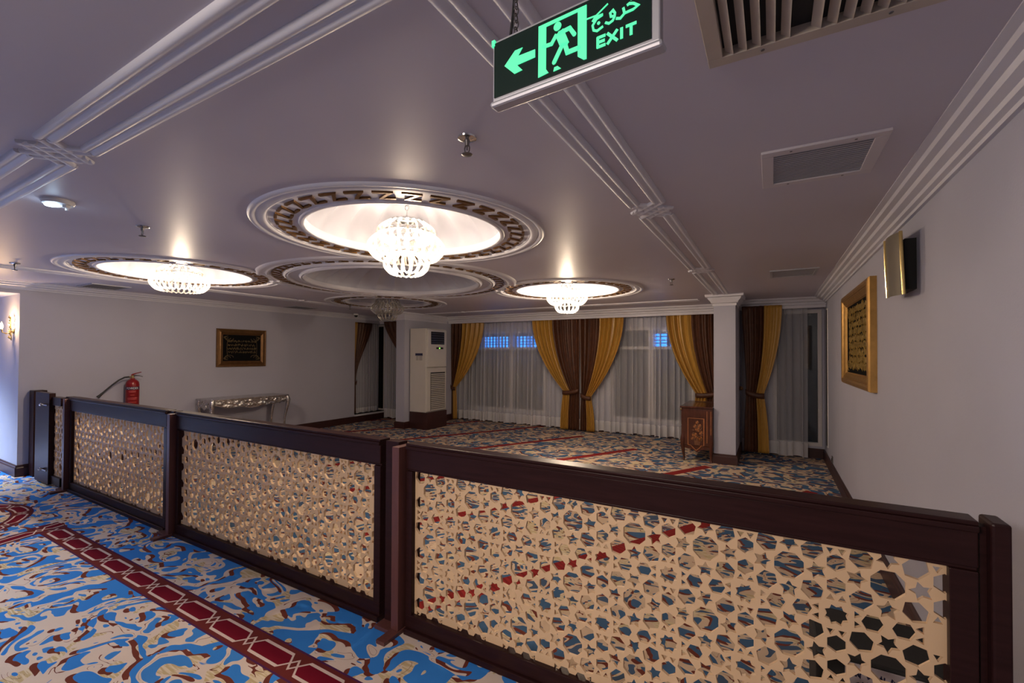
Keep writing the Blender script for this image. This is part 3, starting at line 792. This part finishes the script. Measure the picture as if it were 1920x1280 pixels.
# ------------------------------------------------------------------ wall pieces
def moulded_frame(t, ax, w_, h_, prof, mat, name='frame'):
    """frame lying in local XZ plane, front towards -Y; prof: (inset, depth)"""
    mb = MB(); k = len(prof); vs = []
    for cx, cz in ((0, 0), (1, 0), (1, 1), (0, 1)):
        for d, y in prof: vs.append(((d if cx == 0 else w_-d), -y, (d if cz == 0 else h_-d)))
    fs = []
    for i in range(4):
        j = (i+1) % 4
        for q in range(k-1): fs.append((i*k+q, j*k+q, j*k+q+1, i*k+q+1))
    mb.add(vs, fs)
    return mb.build(name, mat, t, smooth=False)
def script_rows(mb, x0, x1, zs, hgt, wd, y0, y1, seed):
    rnd = random.Random(seed)
    for z in zs:
        x = x0
        while x < x1-.02:
            L = rnd.uniform(.03, .09)*(hgt/.05); n = 7; a = rnd.uniform(.2, .5)*hgt; ph = rnd.uniform(0, 6)
            L = min(L, x1-x)
            pts = [(x+L*i/n, z+a*sin(ph+i*1.5)+(.25*hgt if rnd.random() > .75 else 0)) for i in range(n+1)]
            mb.ribbon(pts, wd*rnd.uniform(.7, 1.2), XZ, y0, y1)
            if rnd.random() > .4: mb.ribbon([(x+L*.5, z-.1*hgt), (x+L*.55, z+.62*hgt)], wd*.7, XZ, y0, y1)
            if rnd.random() > .5: mb.box(x+L*.3, x+L*.3+wd*.8, y0, y1, z-.55*hgt, z-.55*hgt+wd*.8)
            x += L+rnd.uniform(.004, .015)
    return mb
def picture(loc, rz, w_, h_, prof, matf, label, rows, hgt, wd, stm, seed, ornate):
    t = thing('picture_frame', label, 'picture', loc, rz)
    moulded_frame(t, 0, w_, h_, prof, matf)
    i = prof[-1][0]
    MB().box(i-.005, w_-i+.005, -.016, -.010, i-.005, h_-i+.005).build('velvet_panel', M['velvet'], t)
    mb = MB(); a0, a1 = i+.09*w_, w_-i-.09*w_
    script_rows(mb, a0, a1, rows, hgt, wd, -.020, -.016, seed)
    mb.build('calligraphy', stm, t)
    mb = MB()
    for sx in (0, 1):
        for sz in (0, 1):
            for q in range(ornate):
                r = .035+.02*q; cx = i+.05 if sx == 0 else w_-i-.05; cz = i+.045 if sz == 0 else h_-i-.045
                pts = [(cx+(1-2*sx)*(r*cos(a)+.03*q), cz+(1-2*sz)*(r*.6*sin(a)+.008*q)) for a in [pi*1.4*k/9 for k in range(10)]]
                mb.ribbon(pts, .007, XZ, -.019, -.016)
    if ornate < 4:
        for sx in (-1, 1):
            pts = [(w_/2+sx*(.38*w_-i*.5+.02*cos(a)), h_/2+.22*h_*sin(a)) for a in [-pi/2+pi*k/12 for k in range(13)]]
            pts = [(w_/2+sx*((.5*w_-i)*.80-.05*(1-cos((z-h_/2)/(.3*h_)))), z) for _, z in pts]
            mb.ribbon(pts, .006, XZ, -.019, -.016)
    mb.build('corner_ornament', stm, t)
    return t
# left wall: local x runs along +Y, front faces +X  -> rotate +90
PROF_B = [(0, 0), (0, .022), (.008, .030), (.018, .030), (.026, .022), (.05, .028), (.068, .040), (.078, .034), (.098, .018), (.104, .020), (.112, .012)]
picture((WL, 4.35, 1.40), pi/2, .915, .70, PROF_B, M['bronze'], 'bronze-framed black calligraphy picture on the left wall above the silver console', [.47, .40, .335, .27], .045, .007, M['dimstitch'], 3, 3)
# right wall: front faces -X, local x runs along -Y -> rotate -90
PROF_G = [(0, 0), (0, .045), (.010, .058), (.036, .064), (.055, .056), (.062, .048), (.070, .052), (.078, .046), (.105, .030), (.112, .034), (.120, .022), (.125, .012)]
picture((WR, 6.22, 1.355), -pi/2, 1.62, .945, PROF_G, M['gold'], 'large gold-framed black picture with thick gold calligraphy rows on the right wall', [.755, .68, .61, .54, .47, .40, .33, .26, .20], .055, .022, M['stitch'], 11, 4)
# unlit curved wall fixture
t = thing('wall_fixture', 'curved smoked bronze wall fixture with brass edges, nearest the camera on the right wall', 'wall fixture', (WR, 3.57, 2.205), -pi/2)
MB().box(-.16, .12, -.055, 0, -.16, .14).build('shadow_box', M['black'], t)  # black box put where only shade lies between cover and wall
mb = MB(); n = 12; vs = []; hw, hh = .205, .185
for i in range(n+1):
    u = -hw+2*hw*i/n; dpt = .075+.020*cos(u/hw*pi/2)
    for z, o in ((-hh-.012*(u/hw), .0), (hh-.016*(u/hw)-.0, .022)): vs += [(u, -dpt-o*.5, z), (u, -dpt-o*.5+.006, z)]
fs = []
for i in range(n): fs += [(i*4, i*4+4, i*4+6, i*4+2), (i*4+1, i*4+3, i*4+7, i*4+5), (i*4, i*4+1, i*4+5, i*4+4), (i*4+2, i*4+6, i*4+7, i*4+3)]
fs += [(0, 2, 3, 1), (n*4, n*4+1, n*4+3, n*4+2)]
mb.add(vs, fs).build('curved_cover', M['bronzelens'], t, smooth=True)
for s in (-1, 1):
    MB().tube([(s*hw, -.075, -hh-.012*s), (s*hw*1.01, -.083, 0), (s*hw, -.088, hh-.016*s)], .009, 8).build('brass_edge', M['brass'], t, smooth=True)
# lit brass sconce on the passage jamb
t = thing('wall_sconce', 'lit gold leaf wall sconce on the white passage jamb at the left edge', 'wall lamp', (-8.90, JY, 1.93))
MB().lathe([(0, 0), (.03, .0), (.028, .012), (.012, .02), (0, .02)], 20, closed=False).build('back_plate', M['brass'], t).rotation_euler = (pi/2, 0, 0)
a = MB()
a.tube([(0, -.02, 0), (-.03, -.07, -.03), (-.01, -.11, -.01), (.0, -.11, .03)], .007, 8)
for i in range(7):
    z = -.10+.045*i; s = 1 if i % 2 else -1
    a.tube([(0, -.03, z), (.018*s, -.045, z+.02), (.03*s, -.04, z+.05)], [.007, .011, .002], 6)
a.tube([(0, -.025, -.12), (0, -.035, .2)], .006, 6); a.build('leaf_arm', M['brass'], t, smooth=True)
MB().lathe([(0, .10), (.006, .085), (.016, .05), (.018, .03), (.010, .005), (0, .0)], 16, closed=False).build('candle_bulb', M['warmbulb'], t, smooth=True, loc=(-.03, -.11, .03))
ld = bpy.data.lights.new('sconce_glow', 'POINT'); ld.energy = SCONCE_W; ld.color = (1.0, .62, .30); ld.shadow_soft_size = .02
lo = bpy.data.objects.new('sconce_glow', ld); COL.objects.link(lo); lo.parent = t; lo.location = (-.03, -.14, .11)
t = thing('wall_socket', 'small dark wall socket low on the right wall near the alcove', 'socket', (WR, 7.70, .205), -pi/2)
MB().box(-.045, .045, -.012, 0, -.045, .045).build('plate', M['steel'], t, bevel=.004)
MB().lathe([(0, .0), (.02, .0), (.02, .004), (0, .004)], 16).build('outlet', M['black'], t, loc=(0, -.012, 0)).rotation_euler = (pi/2, 0, 0)

# ------------------------------------------------------------------ fire extinguisher
t = thing('fire_extinguisher', 'red powder fire extinguisher with black hose, mounted on the left wall', 'fire extinguisher', (-8.555, 3.09, .70))
MB().lathe([(0, 0), (.075, 0), (.085, .012), (.085, .46), (.078, .50), (.055, .53), (.028, .545), (.026, .56), (0, .56)], 32, closed=False).build('cylinder', M['red'], t, smooth=True)
fa = atan2(-3.09, 8.555)
def wrap(r, a0, a1, z0, z1, n=16):
    return MB().add([(r*cos(a0+(a1-a0)*i/n), r*sin(a0+(a1-a0)*i/n), z) for i in range(n+1) for z in (z0, z1)], [(2*i, 2*i+2, 2*i+3, 2*i+1) for i in range(n)])
lb = wrap(.0858, fa-1.25, fa+1.25, .385, .43).build('name_band', M['navy'], t, smooth=True)
cu = bpy.data.curves.new('txt', 'FONT'); cu.body = 'POWDER'; cu.size = .045; cu.align_x = 'CENTER'; cu.resolution_u = 3
to = bpy.data.objects.new('txt', cu); me = bpy.data.meshes.new_from_object(to)
tv = [(.0864*cos(fa+v.co.x*.82/.0864), .0864*sin(fa+v.co.x*.82/.0864), .392+v.co.y) for v in me.vertices]; tf = [tuple(p.vertices) for p in me.polygons]
bpy.data.objects.remove(to); bpy.data.curves.remove(cu)
MB().add(tv, tf).build('powder_lettering', M['white'], lb, fix=False)
pr = MB()
for i, (z, hw2) in enumerate(((.36, .55), (.345, .5), (.30, .3), (.255, .75), (.235, .7), (.19, .6))):
    q = wrap(.0858, fa-hw2, fa+hw2, z, z+.008); pr.add(q.v, q.f)
pr.build('instruction_print', M['pinkprint'], lb)
v = MB(); v.lathe([(0, .545), (.02, .545), (.022, .575), (.018, .60), (0, .605)], 16, closed=False); v.tube([(0, -.01, .58), (0, -.045, .58)], .009, 8); v.build('valve', M['brass'], t, smooth=True)
MB().tube([(0, -.015, .60), (0, .0, .615), (.0, .05, .635), (.0, .11, .65)], [.012, .012, .007, .006], 8).build('squeeze_lever', M['red'], t, smooth=True)
MB().tube([(0, -.01, .595), (0, .03, .60), (.0, .09, .592), (.0, .13, .578)], [.012, .009, .006, .005], 8).build('carry_handle', M['steel'], t, smooth=True)
hp = [(0, -.045, .58), (0, -.10, .575), (0, -.17, .535), (0, -.25, .465), (0, -.33, .385), (0, -.36, .352)]
ho = MB().tube(hp, .011, 10).build('hose', M['rubber'], t, smooth=True)
MB().tube([(0, -.355, .358), (0, -.39, .318), (0, -.415, .295)], [.012, .017, .022], 12).build('nozzle', M['rubber'], ho, smooth=True)
MB().box(-.125, -.08, -.04, .04, .40, .47).build('wall_bracket', M['steel'], t)

# ------------------------------------------------------------------ silver console table
t = thing('console_table', 'ornate silver carved console table against the left wall', 'table', (-8.66, 4.02, 0))
CW, CL, CH = .52, 1.40, .86       # depth along X, length along Y
top = []
N = 24
front = [(CW+.03*sin(pi*i/N)+.012*sin(3*pi*i/N), CL*i/N) for i in range(N+1)]
MB().prism([(0, 0)]+front+[(0, CL)], XY, CH-.028, CH).build('table_top', M['silver'], t, bevel=.006)
rnd = random.Random(5)
def apron(fn, L, name):
    mb = MB(); nx, nz = 90, 12; vs = []
    fl = [(rnd.uniform(0, L), rnd.uniform(.01, .12), rnd.uniform(.02, .045), rnd.uniform(0, 6)) for _ in range(int(L*34))]
    for i in range(nx+1):
        u = L*i/nx; dep = .115+.028*sin(pi*u/L*3)**2-.03*(abs(u/L-.5)*2)**4+.02*cos(2*pi*u/L)*-1
        for j in range(nz+1):
            zd = dep*j/nz; b = 0
            for fx, fz, fr, fa_ in fl:
                dx, dz = u-fx, zd-fz; r = sqrt(dx*dx+dz*dz)
                if r < fr: b = max(b, .018*(1-(r/fr)**2)*(.55+.45*cos(3*atan2(dz, dx)+fa_)))
            vs.append(fn(u, b, CH-.028-zd))
    fs = [(i*(nz+1)+j, (i+1)*(nz+1)+j, (i+1)*(nz+1)+j+1, i*(nz+1)+j+1) for i in range(nx) for j in range(nz)]
    mb.add(vs, fs).build(name, M['silver'], t, smooth=True)
apron(lambda u, b, z: (CW-.03+.03*sin(pi*u/(CL-.06))+b, .03+u, z), CL-.06, 'front_apron')
apron(lambda u, b, z: (.03+u, .02-b, z), CW-.08, 'side_apron')
apron(lambda u, b, z: (.03+u, CL-.02+b, z), CW-.08, 'side_apron')
for x, y, sx, sy in ((CW-.03, .03, 1, -1), (CW-.03, CL-.03, 1, 1), (.05, .04, 0, -1), (.05, CL-.04, 0, 1)):
    l = MB(); P = [(x, y, CH-.02), (x+.02*sx, y+.02*sy, CH-.10), (x+.005*sx, y+.010*sy, CH-.22), (x-.03*sx, y-.02*sy, CH-.45), (x-.03*sx, y-.025*sy, .18), (x+.0*sx, y, .06), (x+.025*sx, y+.02*sy, 0)]
    l.tube(P, [.036, .042, .032, .02, .016, .019, .026], 12)
    for q in range(6): l.lathe([(0, .014), (.014, .006), (.016, -.006), (0, -.014)], 8, (x+.03*sx, y+.03*sy, CH-.06-.03*q), closed=False)
    l.build('leg', M['silver'], t, smooth=True)

# ------------------------------------------------------------------ air conditioner on its plinth
t = thing('plinth', 'dark red wooden plinth under the floor-standing air conditioner', 'plinth', (-7.0, 7.56, 0))
MB().box(0, .51, 0, .68, 0, .37).build('plinth_box', M['base'], t, bevel=.004)
t = thing('air_conditioner', 'tall cream floor-standing air conditioner on a dark plinth beside the left pier', 'air conditioner', (-7.0, 7.56, .37))
AW, AL, AH = .50, .68, 1.85
MB().box(0, AW-.03, 0, AL, 0, AH).build('cabinet', M['ac'], t, bevel=.012)
MB().box(AW-.03, AW+.005, .01, AL-.01, .99, AH-.02).build('upper_front', M['ac'], t, bevel=.015)
MB().box(AW-.03, AW-.004, .01, AL-.01, .02, .98).build('lower_front', M['ac'], t, bevel=.01)
og = MB().box(AW+.004, AW+.008, .12, AL-.10, 1.50, 1.78).build('air_outlet', M['black'], t)
lv = MB()
for i in range(5): lv.box(AW+.004, AW+.016, .125, AL-.105, 1.53+.052*i, 1.538+.052*i)
lv.build('outlet_vanes', M['steel'], og)
ds = MB().box(AW+.004, AW+.008, .30, .54, 1.395, 1.435).build('display', M['black'], t)
MB().box(AW+.008, AW+.0095, .39, .43, 1.402, 1.428).build('display_light', M['greenled'], ds)
MB().box(AW-.006, AW-.002, .12, AL-.06, .04, .88).build('intake_shade_plate', M['steel'], t)  # dark plate standing in for shade in the gaps between slats
s = MB()
for i in range(20): z = .05+.041*i; s.add([(AW-.004, .13, z), (AW-.004, AL-.07, z), (AW+.012, AL-.07, z-.006), (AW+.012, .13, z-.006), (AW-.002, .13, z+.017), (AW-.002, AL-.07, z+.017)], [(0, 1, 2, 3), (3, 2, 5, 4), (0, 3, 4), (1, 5, 2)])
s.build('intake_slats', M['acgrille'], t)
MB().box(.16, .37, -.002, .0, 1.245, 1.30).build('dark_label', M['navy'], t)
l = MB()
for z in (1.215, 1.185, 1.15): l.box(.18, .25, -.0015, 0, z, z+.012); l.box(.27, .36, -.0015, 0, z, z+.012)
l.build('printed_lines', M['steel'], t)

# ------------------------------------------------------------------ marquetry commode
t = thing('commode', 'small dark rosewood commode with floral marquetry beside the right pier', 'cabinet', (-1.24, 7.50, 0))
KW, KL = .46, .95
MB().box(0, KW, 0, KL, .24, .83).build('carcass', M['rosewood'], t, bevel=.012)
MB().box(-.02, KW, -.02, KL+.02, .83, .855).build('table_top', M['rosewood'], t, bevel=.008)
sk = MB(); sk.prism([(.03, .24), (KW-.03, .24), (KW-.06, .20), (KW*.62, .185), (KW/2, .145), (KW*.38, .185), (.06, .20)], XZ, .004, .03); sk.build('shaped_skirt', M['rosewood'], t)
for x, y, sx, sy in ((.03, .03, -1, -1), (KW-.03, .03, 1, -1), (.03, KL-.03, -1, 1), (KW-.03, KL-.03, 1, 1)):
    e = .7 if sx < 0 else .15
    MB().tube([(x, y, .50), (x+.012*sx*e, y+.010*sy, .34), (x+.018*sx*e, y+.012*sy, .26), (x+.004*sx*e, y, .12), (x-.01*sx*e, y-.005*sy, .05), (x+.012*sx*e, y+.005*sy, 0)], [.022, .036, .034, .022, .016, .022], 12).build('cabriole_leg', M['rosewood'], t, smooth=True)
ip = MB(); ol = [(.10, .255), (.10, .67), (KW-.13, .67), (KW-.13, .255), (KW-.17, .25), (KW*.58, .215), (KW*.475, .175), (KW*.38, .215), (.14, .25), (.10, .255)]
ip.ribbon(ol, .009, XZ, -.0025, 0)
pn = ip.build('inlaid_border', M['inlay'], t)
fl = MB(); fd = MB()
for cx, cz, r, np_ in ((.20, .41, .040, 6), (.27, .36, .042, 7), (.24, .50, .036, 6), (.205, .55, .026, 5), (.27, .56, .028, 5), (.17, .36, .028, 5), (.29, .45, .03, 5), (.235, .61, .026, 5)):
    for k in range(np_):
        a = 2*pi*k/np_; (fl if k % 2 else fd).prism(ngon(cx+r*.6*cos(a), cz+r*.6*sin(a), r*.45, 8, 0), XZ, -.002, 0)
    fl.prism(ngon(cx, cz, r*.35, 8, 0), XZ, -.0025, 0)
for k in range(14):
    a = 2*pi*k/14; fd.ribbon([(.235+.05*cos(a), .45+.09*sin(a)), (.235+.085*cos(a+.2), .45+.15*sin(a+.2))], [.02, .004], XZ, -.0018, 0)
fd.prism([(.20, .26), (.27, .26), (.285, .33), (.185, .33)], XZ, -.002, 0)
fl.build('floral_marquetry', M['inlay'], t); fd.build('leaf_marquetry', M['inlaydark'], t)
e = MB()
for x in (KW-.085, KW-.03): e.box(x-.004, x+.004, -.0025, 0, .30, .79)
e.build('inlaid_banding', M['inlay'], t)
for i in range(2):
    d = MB().box(-.012, 0, .06, KL-.06, .29+.27*i, .54+.27*i).build('drawer', M['rosewood'], t, bevel=.004)
    MB().tube([(-.012, KL/2-.06, .42+.27*i), (-.03, KL/2-.05, .41+.27*i), (-.03, KL/2+.05, .41+.27*i), (-.012, KL/2+.06, .42+.27*i)], .006, 8).build('handle', M['brass'], d, smooth=True)
g = MB(); g.lathe([(0, .02), (.012, .012), (.016, 0), (.010, -.012), (0, -.016)], 12, (0, -.01, .80), closed=False); g.build('corner_mount', M['brass'], t, smooth=True)

# ------------------------------------------------------------------ low dark box with a paper notice, behind the partition
t = thing('storage_box', 'low black box with a paper notice on the floor behind the near lattice panel', 'box', (.16, 2.33, 0))
MB().box(0, .54, .0, .42, 0, .40).build('box_body', M['black'], t, bevel=.01)
pp = MB().box(.10, .40, -.004, 0, .25, .385).build('paper_notice', M['paper'], t)
sr = MB(); script_rows(sr, .13, .37, [.345, .30], .03, .006, -.0055, -.004, 21); sr.build('notice_lettering', M['navy'], pp)

# ------------------------------------------------------------------ curtains
def ease(t): return t*t*(3-2*t)
def drape(label, o, ang_, z_top, z_bot, top, tie, tz, bot, split, gold_side, folds, dep=.085, hook=None, seed=1):
    """top/tie/bot: (left, right) along local x. split: share of the width that is brown; gold_side -1 left, +1 right"""
    t = thing('curtain_drape', label, 'curtain', o, ang_, group='tied gold and brown drapes')
    rnd_ = random.Random(seed); NV = 46
    def edges(v):
        z = z_top+(z_bot-z_top)*v
        if z >= tz:
            k = (z_top-z)/(z_top-tz)
            out = []
            for i in (0, 1):
                a, b = top[i], tie[i]
                outer = (i == 0) == (gold_side < 0)
                kk = k**1.95 if outer else ease(k)**.8
                out.append(a+(b-a)*kk)
            return out, z, 1-k
        k = (tz-z)/(tz-z_bot); k2 = 1-(1-k)**2
        return [tie[i]+(bot[i]-tie[i])*k2 for i in (0, 1)], z, 0
    def sheet(u0, u1, nf, name, mat, off):
        NU = nf*8; vs = []; ph = rnd_.uniform(0, 6)
        for j in range(NV+1):
            (a, b), z, k = edges(j/NV)
            wdt = abs(b-a); amp = dep*(.35+.65*min(1, wdt/abs(top[1]-top[0])))
            for i in range(NU+1):
                u = u0+(u1-u0)*i/NU
                uu = u+.018*sin(u*19+ph)
                x = a+(b-a)*u
                y = off-amp*(.5+.5*sin(2*pi*nf*(u-u0)/(u1-u0)+.5*sin(5*u+ph)))*(.8+.3*sin(7*u+ph))
                vs.append((x, y, z))
        fs = [(j*(NU+1)+i, j*(NU+1)+i+1, (j+1)*(NU+1)+i+1, (j+1)*(NU+1)+i) for j in range(NV) for i in range(NU)]
        ob = MB().add(vs, fs).build(name, mat, t, smooth=True, fix=False)
        ob.data.polygons.foreach_set('use_smooth', [True]*len(ob.data.polygons))
        sd = ob.modifiers.new('cloth', 'SOLIDIFY'); sd.thickness = .004
        return ob
    if gold_side < 0:
        sheet(0, 1-split, max(3, int(folds*.72*(1-split))), 'gold_panel', M['goldfab'], -.012)
        sheet(1-split-.02, 1, max(3, int(folds*.72*split)), 'brown_panel', M['brownfab'], 0)
    else:
        sheet(0, split+.02, max(3, int(folds*.72*split)), 'brown_panel', M['brownfab'], 0)
        sheet(split, 1, max(3, int(folds*.72*(1-split))), 'gold_panel', M['goldfab'], -.012)
    a, b = tie; r = MB(); n = 16; c_, h_ = (a+b)/2, (b-a)/2+.012
    vs = []
    for i in range(n+1):
        q = -1+2*i/n; zz = tz+.03*q*(-gold_side)+.02*(q*q-1)
        yy = -dep*.75-.03*sqrt(max(0, 1-q*q))
        vs += [(c_+h_*q, yy, zz-.045), (c_+h_*q, yy-.006, zz), (c_+h_*q, yy, zz+.045)]
    fs = [(i*3+k, (i+1)*3+k, (i+1)*3+k+1, i*3+k+1) for i in range(n) for k in (0, 1)]
    r.add(vs, fs); ob = r.build('tieback', M['brownfab'], t, smooth=True)
    sd = ob.modifiers.new('cloth', 'SOLIDIFY'); sd.thickness = .008
    if hook is not None:
        MB().lathe([(0, -.05), (.03, -.045), (.035, -.03), (.012, -.02), (.010, .03), (0, .03)], 16, closed=False).build('holdback', M['bronze'], t, smooth=True, loc=hook).rotation_euler = (pi/2, 0, 0)
    return t
DY = 9.145
drape('gold and brown tied drape beside the air conditioner', (0, DY, 0), 0, 2.47, .03, (-7.02, -6.05), (-7.02, -6.90), .82, (-7.02, -6.86), .36, 1, 13, seed=1)
drape('gold and brown tied drape left of the pair at the centre of the window bay', (0, DY, 0), 0, 2.47, .03, (-4.74, -3.585), (-3.96, -3.60), .86, (-4.03, -3.60), .53, -1, 16, seed=2)
drape('gold and brown tied drape right of the pair at the centre of the window bay', (0, DY, 0), 0, 2.47, .03, (-3.575, -2.62), (-3.54, -3.33), .76, (-3.56, -3.24), .46, 1, 15, seed=3)
drape('gold and brown tied drape above the marquetry commode', (0, DY, 0), 0, 2.47, .03, (-1.78, -.80), (-1.24, -.82), .93, (-1.30, -.84), .52, -1, 14, seed=4)
drape('gold and brown tied drape in the right alcove behind the pier', (0, 8.46, 0), 0, 2.47, .06, (-.43, .145), (-.37, -.115), 1.02, (-.40, -.04), .56, 1, 11, dep=.04, hook=(-.452, -.02, 1.10), seed=5)
drape('dark drape at the end of the left wall, left window edge of the left alcove', (WL-.10, 7.50, 0), pi/2, 2.42, .21, (0, .60), (0, .09), .95, (0, .10), .80, -1, 9, dep=.03, seed=6)
drape('brown drape half hidden behind the left pier', (0, 8.18, 0), 0, 2.46, .05, (-8.42, -7.45), (-7.62, -7.42), 1.0, (-7.62, -7.40), .80, 1, 11, dep=.04, seed=7)

def sheer(label, o, ang_, x0, x1, z0, z1, folds, dep=.035, seed=1, hem=.22):
    t = thing('sheer_curtain', label, 'curtain', o, ang_, group='white sheer curtains')
    rnd_ = random.Random(seed); NU = folds*8
    wv = [rnd_.uniform(.55, 1.25) for _ in range(folds+2)]; ph = rnd_.uniform(0, 6)
    def sheet(za, zb, nv, name, mat, sw):
        vs = []
        for j in range(nv+1):
            z = za+(zb-za)*j/nv; k = (z-z0)/(z1-z0)
            for i in range(NU+1):
                u = i/NU; f = u*folds
                x = x0+(x1-x0)*(u+(.27*wv[int(f)]*sin(2*pi*f)+.17*sin(f*1.7+ph))/folds)
                y = -dep*wv[int(f)]*(.5-.5*cos(2*pi*f))*(1.0-.35*k)
                vs.append((x, y+sw*0, z+(.012*sin(f*2.1+ph) if j == nv and name == 'hem' else 0)))
        fs = [(j*(NU+1)+i, j*(NU+1)+i+1, (j+1)*(NU+1)+i+1, (j+1)*(NU+1)+i) for j in range(nv) for i in range(NU)]
        ob = MB().add(vs, fs).build(name, mat, t, fix=False)
        ob.data.polygons.foreach_set('use_smooth', [True]*len(ob.data.polygons))
    sheet(z1, z0+hem, 10, 'voile', M['sheer'], 0); sheet(z0+hem, z0, 4, 'hem', M['hem'], 0)
    return t
sheer('wide white sheer curtain over the left window of the bay', (0, 9.30, 0), 0, -7.0, -3.78, .03, 2.47, 27, .12, 1)
sheer('wide white sheer curtain over the right window of the bay', (0, 9.30, 0), 0, -3.70, -.80, .03, 2.47, 25, .12, 2)
sheer('white sheer curtain partly drawn in the right alcove', (0, 8.62, 0), 0, -.44, .485, .03, 2.45, 8, .09, 3)
sheer('white sheer curtain along the end of the left wall in the left alcove', (WL-.14, 7.50, 0), pi/2, .02, .80, .20, 2.42, 13, .035, 4, .12)
sheer('white sheer curtain on the back wall of the left alcove', (0, 8.32, 0), 0, -8.56, -7.40, .05, 2.45, 13, .04, 5)
